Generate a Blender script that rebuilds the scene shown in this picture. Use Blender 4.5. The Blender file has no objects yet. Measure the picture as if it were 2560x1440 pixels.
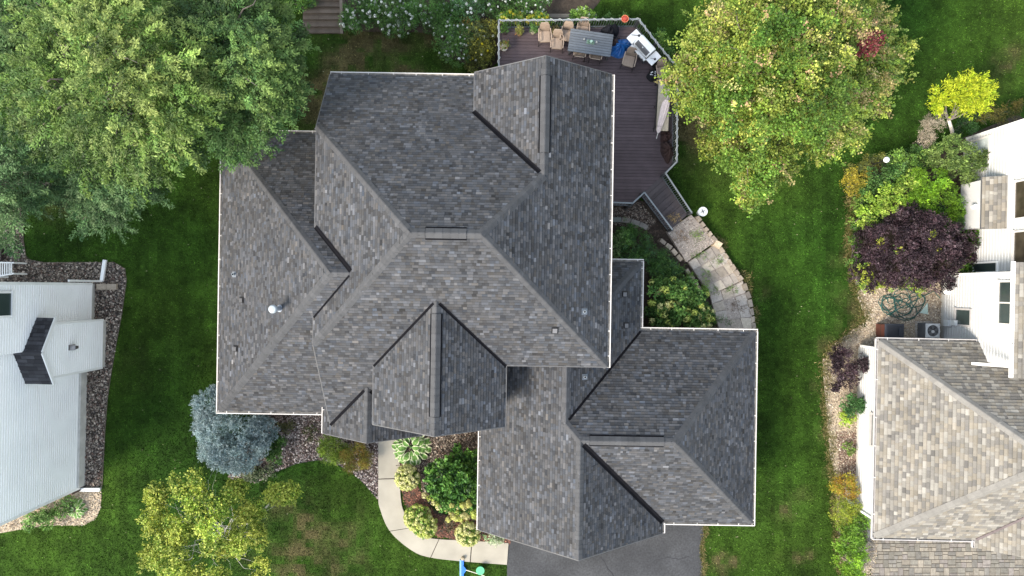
import bpy, math, random
import numpy as np
from mathutils import Vector, Matrix
random.seed(11); rng = np.random.default_rng(11)
R = math.radians
F, H = 2560*24/36, 35.5            # focal length in photo pixels, drone height in metres
SC = bpy.context.scene
COL = SC.collection
# ------------------------------------------------------------------ camera, sky, sun, exposure
cam = bpy.data.cameras.new('camera'); camo = bpy.data.objects.new('camera', cam); COL.objects.link(camo)
cam.lens = 24; cam.sensor_width = 36; cam.clip_end = 400; camo.location = (0, 0, H)
SC.camera = camo
SUN_EL, SUN_AZ = 40, 235           # azimuth clockwise from the top of the picture
w = bpy.data.worlds.new('World'); SC.world = w; w.use_nodes = True
nt = w.node_tree; bgn = nt.nodes['Background']; sky = nt.nodes.new('ShaderNodeTexSky')
sky.sky_type = 'NISHITA'; sky.sun_disc = False; sky.sun_elevation = R(SUN_EL); sky.sun_rotation = R(SUN_AZ)
sky.air_density = 1.7; sky.dust_density = 1.0; sky.ozone_density = 1.6
hsv = nt.nodes.new('ShaderNodeHueSaturation'); hsv.inputs['Saturation'].default_value = 0.55   # hazy, whitish overcast
nt.links.new(sky.outputs[0], hsv.inputs['Color']); nt.links.new(hsv.outputs[0], bgn.inputs[0]); bgn.inputs[1].default_value = 0.086
sl = bpy.data.lights.new('sun', 'SUN'); so = bpy.data.objects.new('sun', sl); COL.objects.link(so)
sl.energy = 1.5; sl.angle = R(20); sl.color = (1.0, 0.89, 0.74)
so.rotation_euler = (R(90-SUN_EL), 0, R(180-SUN_AZ)); so.location = (-20, -20, 40)
SC.view_settings.view_transform = 'Standard'; SC.view_settings.look = 'None'
SC.view_settings.exposure = 2.22; SC.view_settings.gamma = 1; SC.view_settings.use_curve_mapping = False
SC.render.engine = 'CYCLES'; SC.cycles.max_bounces = 6; SC.cycles.diffuse_bounces = 3
SC.cycles.glossy_bounces = 2; SC.cycles.transmission_bounces = 3; SC.cycles.use_denoising = True

# ------------------------------------------------------------------ helpers
def P(px, py, z=0.0): return Vector(((px-1280)*(H-z)/F, (720-py)*(H-z)/F, z))
def PL(px, py, z, th):                      # the same in a frame turned clockwise by th
    p = P(px, py, z); c, s = math.cos(th), math.sin(th)
    return Vector((p.x*c-p.y*s, p.x*s+p.y*c, z))
def S(npx, z=0.0): return npx*(H-z)/F       # photo pixels -> metres at height z
WM = {}
def thing(name, label, cat, loc=(0, 0, 0), rot=0.0, group=None):
    o = bpy.data.objects.new(name, None); COL.objects.link(o); o.empty_display_size = .2
    o.location = loc; o.rotation_euler = (0, 0, rot); o['label'] = label; o['category'] = cat
    if group: o['group'] = group
    WM[o.name] = Matrix.Translation(loc) @ Matrix.Rotation(rot, 4, 'Z'); return o
def link(name, me, parent=None, kind=None, label=None, cat=None):
    o = bpy.data.objects.new(name, me); COL.objects.link(o)
    if parent: o.parent = parent; WM[o.name] = WM[parent.name]
    else: WM[o.name] = Matrix.Identity(4)
    if kind: o['kind'] = kind
    if label: o['label'] = label
    if cat: o['category'] = cat
    return o
def np_mesh(name, V, Fs, mat, parent=None, C=None, kind=None, world=True, smooth=False, label=None, cat=None):
    V = np.asarray(V, np.float64); Fs = np.asarray(Fs, np.int32)
    if parent and world:
        Mi = np.array(WM[parent.name].inverted()); V = V@Mi[:3, :3].T+Mi[:3, 3]
    me = bpy.data.meshes.new(name); n, k = Fs.shape
    me.vertices.add(len(V)); me.vertices.foreach_set('co', V.astype(np.float32).ravel())
    me.loops.add(n*k); me.loops.foreach_set('vertex_index', Fs.ravel())
    me.polygons.add(n); me.polygons.foreach_set('loop_start', np.arange(0, n*k, k, dtype=np.int32))
    if not smooth: me.shade_flat()
    if C is not None:
        a = me.attributes.new('Col', 'FLOAT_COLOR', 'FACE')
        a.data.foreach_set('color', np.concatenate([C, np.ones((n, 1))], 1).astype(np.float32).ravel())
    me.update(calc_edges=True); me.materials.append(mat)
    return link(name, me, parent, kind, label, cat)
def frame(a, b):                            # matrix with z along b-a
    z = (Vector(b)-Vector(a)).normalized(); x = z.cross(Vector((0, 0, 1)))
    if x.length < 1e-4: x = Vector((1, 0, 0))
    x.normalize(); y = z.cross(x); return Matrix((x, y, z)).transposed()
BOXF = [(0, 3, 2, 1), (4, 5, 6, 7), (0, 1, 5, 4), (1, 2, 6, 5), (2, 3, 7, 6), (3, 0, 4, 7)]
class MB:
    def __init__(s): s.v = []; s.f = []; s.c = []; s.m = []
    def add(s, vs, fs, col=(1, 1, 1), mi=0):
        o = len(s.v); s.v += [tuple(v) for v in vs]
        for f in fs: s.f.append(tuple(i+o for i in f)); s.c.append(col); s.m.append(mi)
        return s
    def box(s, x0, x1, y0, y1, z0, z1, col=(1, 1, 1), mi=0, M=None):
        vs = [Vector(p) for p in ((x0, y0, z0), (x1, y0, z0), (x1, y1, z0), (x0, y1, z0), (x0, y0, z1), (x1, y0, z1), (x1, y1, z1), (x0, y1, z1))]
        if M: vs = [M@v for v in vs]
        return s.add(vs, BOXF, col, mi)
    def bar(s, a, b, wd, ht, col=(1, 1, 1), mi=0):     # rectangular bar from a to b
        a = Vector(a); b = Vector(b); d = (b-a).normalized(); x = Vector((-d.y, d.x, 0))
        if x.length < 1e-3: x = Vector((1, 0, 0))
        x.normalize(); y = d.cross(x); x = x*wd/2; y = y*ht/2
        return s.add([a-x-y, a+x-y, a+x+y, a-x+y, b-x-y, b+x-y, b+x+y, b-x+y], BOXF, col, mi)
    def tube(s, pts, rad, n=6, col=(1, 1, 1), mi=0, cap=True):
        pts = [Vector(p) for p in pts]; m = len(pts)
        if not hasattr(rad, '__len__'): rad = [rad]*m
        vs = []; fs = []; x = None
        for i, p in enumerate(pts):
            d = (pts[min(i+1, m-1)]-pts[max(i-1, 0)]).normalized()
            if x is None: x = d.orthogonal().normalized()
            x = (x-d*x.dot(d)).normalized(); y = d.cross(x)
            for k in range(n):
                t = 2*math.pi*k/n; vs.append(p+(x*math.cos(t)+y*math.sin(t))*rad[i])
        for i in range(m-1):
            for k in range(n):
                k2 = (k+1) % n; fs.append((i*n+k, i*n+k2, (i+1)*n+k2, (i+1)*n+k))
        if cap: fs += [tuple(range(n-1, -1, -1)), tuple(range((m-1)*n, m*n))]
        return s.add(vs, fs, col, mi)
    def prism(s, poly, z0, z1, col=(1, 1, 1), mi=0):
        n = len(poly)
        ar = sum(poly[i][0]*poly[(i+1) % n][1]-poly[(i+1) % n][0]*poly[i][1] for i in range(n))
        if ar < 0: poly = poly[::-1]
        vs = [(p[0], p[1], z0) for p in poly]+[(p[0], p[1], z1) for p in poly]
        fs = [tuple(range(n-1, -1, -1)), tuple(range(n, 2*n))]+[(i, (i+1) % n, n+(i+1) % n, n+i) for i in range(n)]
        return s.add(vs, fs, col, mi)
    def lathe(s, prof, n=16, c=(0, 0, 0), col=(1, 1, 1), mi=0, sx=1, sy=1):
        vs = []; fs = []; m = len(prof)
        for r, z in prof:
            for k in range(n):
                t = 2*math.pi*k/n; vs.append((c[0]+r*sx*math.cos(t), c[1]+r*sy*math.sin(t), c[2]+z))
        for i in range(m-1):
            for k in range(n): fs.append((i*n+k, i*n+(k+1) % n, (i+1)*n+(k+1) % n, (i+1)*n+k))
        fs += [tuple(range(n-1, -1, -1)), tuple(range((m-1)*n, m*n))]
        return s.add(vs, fs, col, mi)
    def mesh(s, name, mats, inv=None, smooth=False):
        me = bpy.data.meshes.new(name)
        v = [inv@Vector(p) for p in s.v] if inv else s.v
        me.from_pydata(v, [], s.f)
        a = me.attributes.new('Col', 'FLOAT_COLOR', 'FACE')
        a.data.foreach_set('color', np.array([tuple(c)+(1,) for c in s.c], np.float32).ravel())
        if not isinstance(mats, (list, tuple)): mats = [mats]
        for m_ in mats: me.materials.append(m_)
        me.polygons.foreach_set('material_index', s.m)
        if smooth: me.shade_smooth()
        me.update(); return me
    def build(s, name, mats, parent=None, world=False, smooth=False, kind=None, label=None, cat=None, bevel=0):
        inv = WM[parent.name].inverted() if (parent and world) else None
        o = link(name, s.mesh(name, mats, inv, smooth), parent, kind, label, cat)
        if bevel:
            b = o.modifiers.new('bevel', 'BEVEL'); b.width = bevel; b.segments = 2; b.limit_method = 'ANGLE'
        return o
def dup(root, loc, rot, label=None, group=None):
    def rec(o, par):
        c = o.copy(); COL.objects.link(c)
        if par: c.parent = par
        for ch in o.children: rec(ch, c)
        return c
    r = rec(root, None); r.location = loc; r.rotation_euler = (0, 0, rot)
    if label: r['label'] = label
    if group: r['group'] = group
    WM[r.name] = Matrix.Translation(loc) @ Matrix.Rotation(rot, 4, 'Z'); return r
# ---- smooth value noise on the plane, 0..1
_T = rng.random((8, 64, 64))
def vn(x, y, sc, sd=0):
    x = np.asarray(x)/sc+13.7*sd; y = np.asarray(y)/sc+7.3*sd; t = _T[sd % 8]
    xi = np.floor(x).astype(int); yi = np.floor(y).astype(int); fx = x-xi; fy = y-yi
    fx = fx*fx*(3-2*fx); fy = fy*fy*(3-2*fy); g = lambda a, b: t[a % 64, b % 64]
    return (g(xi, yi)*(1-fx)+g(xi+1, yi)*fx)*(1-fy)+(g(xi, yi+1)*(1-fx)+g(xi+1, yi+1)*fx)*fy
def inpoly(x, y, poly):
    r = np.zeros(len(x), bool); n = len(poly)
    for i in range(n):
        x0, y0 = poly[i][:2]; x1, y1 = poly[(i+1) % n][:2]
        c = (y0 > y) != (y1 > y)
        with np.errstate(divide='ignore', invalid='ignore'): r ^= c & (x < (x1-x0)*(y-y0)/(y1-y0+1e-12)+x0)
    return r
# ---- materials
def mat(name, col=(.5, .5, .5), attr=False, rough=.75, var=.25, vs=3.0, fine=0.0, fs=60.0, bump=0.0, bs=40.0, metal=0.0, spec=.3, transl=0.0, tint=None):
    m = bpy.data.materials.new(name); m.use_nodes = True; n = m.node_tree; b = n.nodes['Principled BSDF']; L = n.links.new
    tc = n.nodes.new('ShaderNodeTexCoord')
    def noise(scale, det=4):
        t = n.nodes.new('ShaderNodeTexNoise'); t.inputs['Scale'].default_value = scale; t.inputs['Detail'].default_value = det
        L(tc.outputs['Object'], t.inputs['Vector']); return t.outputs['Fac']
    def ramp(src, lo, hi):
        r = n.nodes.new('ShaderNodeMapRange'); L(src, r.inputs[0]); r.inputs[1].default_value = .25; r.inputs[2].default_value = .75
        r.inputs[3].default_value = lo; r.inputs[4].default_value = hi; return r.outputs[0]
    if attr:
        a = n.nodes.new('ShaderNodeAttribute'); a.attribute_name = 'Col'; c = a.outputs['Color']
    else:
        a = n.nodes.new('ShaderNodeRGB'); a.outputs[0].default_value = (*col, 1); c = a.outputs[0]
    def mul(c, f):
        v = n.nodes.new('ShaderNodeVectorMath'); v.operation = 'SCALE'; L(c, v.inputs[0]); L(f, v.inputs[3]); return v.outputs[0]
    if tint is not None:
        mx = n.nodes.new('ShaderNodeMix'); mx.data_type = 'RGBA'; L(ramp(noise(vs*.6), 0, 1), mx.inputs[0]); L(c, mx.inputs[6]); mx.inputs[7].default_value = (*tint, 1); c = mx.outputs[2]
    if var: c = mul(c, ramp(noise(vs), 1-var, 1+var))
    if fine: c = mul(c, ramp(noise(fs, 2), 1-fine, 1+fine))
    L(c, b.inputs['Base Color']); b.inputs['Roughness'].default_value = rough; b.inputs['Metallic'].default_value = metal
    b.inputs['Specular IOR Level'].default_value = spec
    if bump:
        bn = n.nodes.new('ShaderNodeBump'); bn.inputs['Strength'].default_value = bump; bn.inputs['Distance'].default_value = .02
        L(noise(bs, 5), bn.inputs['Height']); L(bn.outputs[0], b.inputs['Normal'])
    if transl:
        t = n.nodes.new('ShaderNodeBsdfTranslucent'); L(c, t.inputs[0]); mx = n.nodes.new('ShaderNodeMixShader'); mx.inputs[0].default_value = transl
        L(b.outputs[0], mx.inputs[1]); L(t.outputs[0], mx.inputs[2]); L(mx.outputs[0], n.nodes['Material Output'].inputs[0])
    return m
m_shingle = mat('shingle', attr=True, rough=.85, var=.12, vs=1.2, fine=.22, fs=70, bump=.35, bs=160, spec=.25)
m_cap = mat('ridge_shingle', attr=True, rough=.85, var=.12, vs=4, fine=.2, fs=80, bump=.3, bs=160)
m_deckroof = mat('roof_sheathing', (.09, .09, .095), rough=.9)
m_white = mat('white_paint', (.8, .8, .79), rough=.45, var=.06, vs=2)
m_cream = mat('cream_aluminium', (.62, .59, .56), rough=.45, var=.08, vs=3, fine=.05, fs=30)
m_gutin = mat('gutter_inside', (.32, .30, .27), rough=.7, var=.5, vs=6)
m_gray = mat('grey_aluminium', (.45, .43, .42), rough=.5, var=.1)
m_black = mat('black_metal', (.008, .008, .010), rough=.9, var=.2, spec=.05)
m_vgray = mat('grey_flashing', (.13, .105, .105), rough=.7)
m_trim = mat('rake_metal', (.11, .11, .112), rough=.6, var=.15)
m_siding = mat('white_siding', (.90, .90, .90), rough=.5, var=.05, vs=.8, fine=.03, fs=14)
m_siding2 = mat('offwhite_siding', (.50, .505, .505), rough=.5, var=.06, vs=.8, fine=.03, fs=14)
m_stonewall = mat('beige_wall', (.45, .41, .36), rough=.8)
m_conc = mat('foundation_concrete', (.48, .47, .44), rough=.85, var=.2, vs=2, fine=.1)
m_glass = mat('window_glass', (.035, .05, .05), rough=.06, var=.4, vs=.6, spec=.6)
m_glassw = mat('window_glass_warm', (.06, .05, .035), rough=.08, var=.7, vs=1.5, spec=.5)
m_leaf = mat('leaf', attr=True, rough=.55, var=0, spec=.25, transl=.22)
m_needle = mat('needle', attr=True, rough=.7, var=0, spec=.15, transl=.08)
m_flower = mat('petal', attr=True, rough=.7, var=0, spec=.1, transl=.2)
m_bark = mat('bark', (.16, .14, .12), rough=.9, var=.4, vs=8, bump=.5, bs=20)
m_palebark = mat('pale_bark', (.5, .47, .42), rough=.85, var=.35, vs=9)
m_wood = mat('grey_timber', attr=True, rough=.9, var=.2, vs=2, fine=.2, fs=25, bump=.3)
m_decking = mat('deck_composite', attr=True, rough=.7, var=.14, vs=2.2, fine=.12, fs=45, bump=.15, bs=60)
m_stone = mat('stone', attr=True, rough=.9, var=.2, vs=6, fine=.25, fs=45, bump=.5, bs=45)
m_pebble = mat('pebble', attr=True, rough=.8, var=.15, vs=20)
m_soil = mat('soil', (.055, .042, .032), rough=.95, var=.4, vs=4, fine=.4, fs=30, bump=.6)
m_sand = mat('pea_gravel_bed', (.42, .34, .25), rough=.95, var=.25, vs=3, fine=.4, fs=45, bump=.6, bs=50)
m_chip = mat('bark_mulch', attr=True, rough=.95, var=.1)
m_slab = mat('concrete_slab', (.325, .30, .25), rough=.85, var=.13, vs=1.1, fine=.07, fs=70, bump=.1, bs=90)
m_asphalt = mat('asphalt', (.036, .0375, .042), rough=.8, var=.34, vs=.55, fine=.28, fs=11, bump=.3, bs=120, tint=(.055, .057, .061))
m_grass = mat('lawn_grass', attr=True, rough=.8, var=0, spec=.15, transl=.12)
m_lawn = mat('lawn_turf', attr=True, rough=.95, var=.2, vs=5, fine=.35, fs=28, bump=.6, bs=30, spec=.1)
m_col = mat('painted', attr=True, rough=.5, var=.08, vs=5)
m_fab = mat('fabric', attr=True, rough=.9, var=.12, vs=9, fine=.1, fs=80, bump=.2, bs=80)
m_tarp = mat('tarp', attr=True, rough=.32, var=.15, vs=6, spec=.5)
# ------------------------------------------------------------------ roofs
def clip(poly, a0, a1, b0, b1):             # polygon against an upright rectangle
    for ax, lim, sg in ((0, a0, 1), (0, a1, -1), (1, b0, 1), (1, b1, -1)):
        out = []; n = len(poly)
        for i in range(n):
            p, q = poly[i], poly[(i+1) % n]; dp = (p[ax]-lim)*sg; dq = (q[ax]-lim)*sg
            if dp >= 0: out.append(p)
            if (dp > 0 and dq < 0) or (dp < 0 and dq > 0):
                t = dp/(dp-dq); out.append((p[0]+(q[0]-p[0])*t, p[1]+(q[1]-p[1])*t))
        poly = out
        if len(poly) < 3: return []
    return poly
class Roof:
    """planes given as plan polygons with a reference line; every course is cut into tabs"""
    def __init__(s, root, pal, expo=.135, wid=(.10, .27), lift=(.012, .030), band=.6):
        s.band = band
        s.root = root; s.pal = pal; s.expo = expo; s.wid = wid; s.lift = lift; s.tabs = []; s.deck = MB(); s.planes = {}
        s.caps = []; s.flash = []; s.vents = []
    def plane(s, key, poly, ref, z0, D, sl, thick=.2):
        D = Vector(D).normalized(); e = Vector((-D.y, D.x)); k = math.sqrt(1+sl*sl); ref = Vector(ref)
        zf = lambda x, y: z0-sl*((x-ref.x)*D.x+(y-ref.y)*D.y)
        s.planes[key] = zf
        n = len(poly)
        ar = sum(poly[i][0]*poly[(i+1) % n][1]-poly[(i+1) % n][0]*poly[i][1] for i in range(n))
        if ar < 0: poly = poly[::-1]
        top = [(x, y, zf(x, y)-.004) for x, y in poly]; bot = [(x, y, z-thick) for x, y, z in top]
        s.deck.add(top+bot, [tuple(range(n)), tuple(range(2*n-1, n-1, -1))]+[(i, n+i, n+(i+1) % n, (i+1) % n) for i in range(n)])
        nv = Vector((D.x*sl, D.y*sl, 1)).normalized()
        pl = [((Vector(p)-ref).dot(e), (Vector(p)-ref).dot(D)*k) for p in poly]
        amin = min(p[0] for p in pl); amax = max(p[0] for p in pl); bmin = min(p[1] for p in pl); bmax = max(p[1] for p in pl)
        def w3(a, b, h):
            q = ref+e*a+D*(b/k); return (q.x+nv.x*h, q.y+nv.y*h, z0-sl*b/k+nv.z*h)
        b1 = bmax+.02; row = 0
        while b1 > bmin:
            b0 = b1-s.expo; a = amin-random.uniform(0, .3)
            while a < amax:
                a1 = a+random.uniform(*s.wid)
                c = clip(pl, a+.0015, a1-.0015, b0, b1)
                if c:
                    A = abs(sum(c[i][0]*c[(i+1) % len(c)][1]-c[(i+1) % len(c)][0]*c[i][1] for i in range(len(c))))/2
                    if A > 3e-4:
                        if sum(c[i][0]*c[(i+1) % len(c)][1]-c[(i+1) % len(c)][0]*c[i][1] for i in range(len(c))) < 0: c = c[::-1]
                        hi = random.uniform(*s.lift); m = len(c)
                        tp = [w3(p[0], p[1], .004+(hi-.004)*(p[1]-b0)/s.expo) for p in c]
                        # e x D may be mirrored: fix the winding by the normal
                        vv = Vector(tp[1])-Vector(tp[0]); ww = Vector(tp[2])-Vector(tp[0])
                        if vv.cross(ww).dot(nv) < 0: tp = tp[::-1]; c = c[::-1]
                        bt = [w3(p[0], p[1], -.003) for p in c]
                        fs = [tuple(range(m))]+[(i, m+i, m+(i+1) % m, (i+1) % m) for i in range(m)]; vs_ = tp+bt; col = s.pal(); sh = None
                        cs = clip(c, a, a1, b0, b0+s.expo*.24)      # darker granule strip, painting in the shade cast by the course above
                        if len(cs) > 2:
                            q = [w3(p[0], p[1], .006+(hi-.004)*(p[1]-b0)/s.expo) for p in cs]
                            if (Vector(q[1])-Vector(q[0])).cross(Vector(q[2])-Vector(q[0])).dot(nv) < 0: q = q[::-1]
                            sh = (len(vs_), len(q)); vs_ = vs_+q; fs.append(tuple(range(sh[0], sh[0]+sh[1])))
                        s.tabs.append((A, vs_, fs, col, sh))
                a = a1
            b1 = b0; row += 1
    def cap(s, p, q, k1, k2, wid=.17, step=.2, lift=.02, tone=None, vent=False):
        """overlapping folded cap pieces along the line p-q between planes k1 and k2"""
        p = Vector(p); q = Vector(q); d = (q-p); L = d.length; d.normalize(); nrm = Vector((-d.y, d.x))
        f1, f2 = s.planes[k1], s.planes[k2]
        if f1(*(p+nrm*.5+d*.01)) > f2(*(p+nrm*.5+d*.01)): nrm_s = 1
        else: nrm_s = 1
        n = max(1, int(L/step)); st = L/n
        def z(v, h):
            return min(f1(v.x, v.y), f2(v.x, v.y))+h
        for i in range(n):
            a = p+d*(i*st-.01); b = p+d*((i+1)*st+.02); vs = []
            for c, h in ((a, lift), (b, lift+.012)):
                for o, hh in ((-wid, 0), (-.02, .004), (.02, .004), (wid, 0)):
                    v = c+nrm*o; vs.append((v.x, v.y, z(v, h+hh)))
            bot = [(x, y, zz-.02) for x, y, zz in vs]
            fs = [(0, 1, 5, 4), (1, 2, 6, 5), (2, 3, 7, 6), (0, 4, 12, 8), (3, 11, 15, 7), (4, 5, 13, 12), (5, 6, 14, 13), (6, 7, 15, 14), (0, 8, 9, 1), (1, 9, 10, 2), (2, 10, 11, 3)]
            t = tone() if tone else s.pal()
            s.caps.append((vs+bot, [f[::-1] for f in fs], t))
    def vent(s, p, q, k1, k2, tone, wid=.19):
        """raised ridge vent: dark baffle under a run of cap pieces"""
        p = Vector(p); q = Vector(q); d = (q-p).normalized(); n = Vector((-d.y, d.x)); f1, f2 = s.planes[k1], s.planes[k2]
        z = lambda v, h: min(f1(v.x, v.y), f2(v.x, v.y))+h
        vs = []
        for c in (p-d*.02, q+d*.02):
            for o in (-wid-.055, 0, wid+.055):
                v = c+n*o; vs.append((v.x, v.y, z(v, .040)))
        vs += [(x, y, zz-.05) for x, y, zz in vs]
        s.vents.append((vs, [(0, 3, 4, 1), (1, 4, 5, 2), (0, 6, 9, 3), (2, 5, 11, 8), (0, 1, 7, 6), (1, 2, 8, 7), (3, 9, 10, 4), (4, 10, 11, 5)]))
        s.cap(p, q, k1, k2, wid, .26, .046, tone)
    def valley(s, p, q, k1, k2, w1=.1, w2=.1, dark=True, h=.046):
        p = Vector(p); q = Vector(q); d = (q-p).normalized(); n = Vector((-d.y, d.x)); f1, f2 = s.planes[k1], s.planes[k2]
        vs = []
        for c in (p, q):
            for o in (-w1, 0, w2):
                v = c+n*o; vs.append((v.x, v.y, max(f1(v.x, v.y), f2(v.x, v.y))+h))
        vs += [(x, y, z-.02) for x, y, z in vs]
        s.flash.append((vs, [(0, 3, 4, 1), (1, 4, 5, 2), (0, 6, 9, 3), (2, 5, 11, 8)], dark))
    def finish(s, nmax=300):
        r = s.deck.build('roof', m_deckroof, s.root)
        M_ = WM[s.root.name]
        def seen(t):
            c = M_@Vector(t[1][0]); dd = H-c.z
            return t[0] if abs(c.x*F/dd) < 1280 and abs(c.y*F/dd) < 720 else 0
        s.tabs.sort(key=seen, reverse=True)
        def put(mb, t):
            A, vs, fs, c, sh = t; mb.add(vs, fs, c)
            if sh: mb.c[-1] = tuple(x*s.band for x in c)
            return mb
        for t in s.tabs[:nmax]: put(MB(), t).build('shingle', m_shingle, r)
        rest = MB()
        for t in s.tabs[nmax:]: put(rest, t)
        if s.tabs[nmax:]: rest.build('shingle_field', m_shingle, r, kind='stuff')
        for vs, fs, c in s.caps: MB().add(vs, fs, c).build('ridge_cap', m_cap, r)
        for vs, fs in s.vents: MB().add(vs, fs).build('ridge_vent', m_black, r)
        for vs, fs, dk in s.flash: MB().add(vs, fs).build('valley_flashing', m_black if dk else m_vgray, r)
        return r
def gutter(root, a, b, z, out, m=m_cream, strap=1.15, start=.5, wd=.125):
    """open trough along a-b, opening up; out = outward direction"""
    a = Vector((*a, z)); b = Vector((*b, z)); d = (b-a).normalized(); o = Vector((*out, 0)).normalized(); mb = MB()
    prof = [(0, .0, .010, -.10), (0, -.10, wd, -.092), (wd-.008, -.10, wd+.012, .004), (wd-.03, -.004, wd-.008, .006)]
    for (o0, z0, o1, z1), mi in zip(prof, (0, 1, 0, 0)):
        lo, hi = min(z0, z1), max(z0, z1)
        if mi: o0 += .011; o1 -= .009
        pts = [a+o*o0, b+o*o0, b+o*o1, a+o*o1]
        vs = [p+Vector((0, 0, lo)) for p in pts]+[p+Vector((0, 0, hi)) for p in pts]
        mb.add(vs, BOXF, mi=mi)
    for e in (a, b): mb.bar(e+o*.0+Vector((0, 0, -.048)), e+o*(wd+.011)+Vector((0, 0, -.048)), .012, .098)
    g = mb.build('gutter', [m, m_gutin], root)
    L = (b-a).length; t = start
    while t < L-.1:
        c = a+d*t; MB().bar(c-o*.03+Vector((0, 0, .012)), c+o*(wd+.012)+Vector((0, 0, .012)), .035, .006).build('gutter_strap', m_cream, g); t += strap*random.uniform(.85, 1.15)
    return g
def trim(root, pts, wd=.035, ht=.05, m=m_trim):
    mb = MB()
    for a, b in zip(pts[:-1], pts[1:]): mb.bar(a, b, wd, ht)
    return mb.build('rake_trim', m, root)
def siding(root, a, b, z0, z1, out, expo=.15, m=m_siding, backing=.25):
    """lapped boards on a wall from a to b (plan), facing out"""
    a = Vector((*a, 0)); b = Vector((*b, 0)); o = Vector((*out, 0)).normalized(); mb = MB()
    q = [a-o*backing, b-o*backing, b, a]
    mb.add([p+Vector((0, 0, z0)) for p in q]+[p+Vector((0, 0, z1)) for p in q], BOXF)
    wl = mb.build('wall', m, root); z = z0
    while z < z1-.01:
        h = min(expo, z1-z)
        vs = []; q = [(0, .004), (0, .03), (.62*h, .03), (.74*h, .008), (h, .008), (h, .004)]
        for p in (a, b): vs += [p+o*t+Vector((0, 0, z+zz)) for zz, t in q]
        MB().add(vs, [(5, 4, 3, 2, 1, 0), (6, 7, 8, 9, 10, 11)]+[(i, i+1, i+7, i+6) for i in range(5)], (1, 1, 1)).build('siding_board', m, wl); z += h
    return wl
def window(root, c, n, wd, ht, fr=m_cream, gl=m_glass, mull=0, fw=.09):
    """window on a wall: c = centre on the wall face, n = outward normal in plan"""
    c = Vector(c); n = Vector((*n, 0)).normalized(); t = Vector((-n.y, n.x, 0)); zz = Vector((0, 0, 1)); mb = MB()
    M = Matrix((t, n, zz)).transposed().to_4x4(); M.translation = c
    mb.box(-wd/2-fw, wd/2+fw, .0, .07, ht/2, ht/2+fw, M=M); mb.box(-wd/2-fw-.03, wd/2+fw+.03, .0, .1, -ht/2-fw, -ht/2, M=M)
    mb.box(-wd/2-fw, -wd/2, .0, .07, -ht/2, ht/2, M=M); mb.box(wd/2, wd/2+fw, .0, .07, -ht/2, ht/2, M=M)
    for k in range(mull):
        x = -wd/2+wd*(k+1)/(mull+1); mb.box(x-.035, x+.035, 0, .065, -ht/2, ht/2, M=M)
    f = mb.build('window', fr, root)
    for k in range(mull+1):
        x0 = -wd/2+wd*k/(mull+1)+(.036 if k else 0); x1 = -wd/2+wd*(k+1)/(mull+1)-(.036 if k < mull else 0)
        MB().box(x0, x1, .028, .04, -ht/2, ht/2, M=M).build('pane', gl, f)
    return f

# ================================================================== the house with the charcoal roof
TH = R(0.9)
def tone_dark():
    v = .061*math.exp(random.gauss(0, .24)); k = random.random()
    if k < .08: v *= 1.3
    elif k < .2: v *= .72
    h = random.gauss(0, .035); return (v*(.975+h), v, v*(1.09-h*1.5))
def tone_cap():
    v = .067*math.exp(random.gauss(0, .07)); return (v*.98, v, v*1.07)
hs = thing('house', 'large two storey house with dark charcoal shingled hip and gable roof', 'house', (0, 0, 0), -TH)
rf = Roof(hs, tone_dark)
s = .75; zt = 10.1
rf.plane('N', [(-3.83, 2), (-1.18, 2), (1.21, 4.5), (-1.75, 7.59), (-1.75, 8.9), (-1.75, 9.50), (-8.34, 9.50), (-8.34, 6.71)], (0, 2), zt, (0, 1), .717)
rf.plane('S', [(-3.83, 2), (-1.18, 2), (4.15, -3.33), (-.2, -3.33), (-3.02, -.53), (-5.92, -3.44), (-5.92, -4.91), (-6.34, -4.49), (-8.34, -6.49), (-8.34, -2.51)], (0, 2), zt, (0, -1), s)
rf.plane('E', [(-1.18, 2), (4.15, -3.33), (4.15, 9.25), (1.21, 9.25), (1.21, 4.5)], (-1.18, 0), zt, (1, 0), s)
rf.plane('W', [(-3.83, 2), (-8.34, 6.71), (-8.34, 2.4), (-6.48, .5), (-8.34, -1.35), (-8.34, -2.51)], (-3.83, 0), zt, (-1, 0), s)
rf.plane('NG', [(1.21, 4.5), (1.21, 9.25), (-1.75, 9.25), (-1.75, 7.59)], (1.21, 0), 8.31, (-1, 0), s)
rf.plane('WW', [(-7.31, .5), (-13.76, 7.15), (-13.76, -6.02)], (-7.31, 0), 8.11, (-1, 0), .755)
rf.plane('WN', [(-7.31, .5), (-6.48, .5), (-7.9, 1.95), (-7.9, 7.15), (-13.76, 7.15)], (0, .5), 8.11, (0, 1), .732)
rf.plane('WS', [(-7.31, .5), (-6.48, .5), (-7.9, -.92), (-7.9, -6.02), (-13.76, -6.02)], (0, .5), 8.11, (0, -1), .75)
rf.plane('GW', [(-3.02, -.53), (-3.02, -5.97), (-5.92, -5.97), (-5.92, -3.44)], (-3.02, 0), 8.2, (-1, 0), s)
rf.plane('GE', [(-3.02, -.53), (-.2, -3.35), (-.2, -5.97), (-3.02, -5.97)], (-3.02, 0), 8.2, (1, 0), s)
rf.plane('PW', [(-6.34, -4.49), (-6.34, -6.96), (-8.71, -6.96), (-8.71, -5.35), (-8.34, -5.35), (-8.34, -6.49)], (-6.34, 0), 5.23, (-1, 0), s)
rf.plane('PE', [(-6.34, -4.49), (-4.1, -6.73), (-4.1, -6.96), (-6.34, -6.96)], (-6.34, 0), 5.23, (1, 0), s)
rf.plane('gW', [(-1.37, -11.5), (3.0, -11.5), (3.0, -6.44), (2.4, -5.82), (2.4, -2.9), (-1.37, -2.9)], (3.0, 0), 6.53, (-1, 0), .785)
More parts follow.
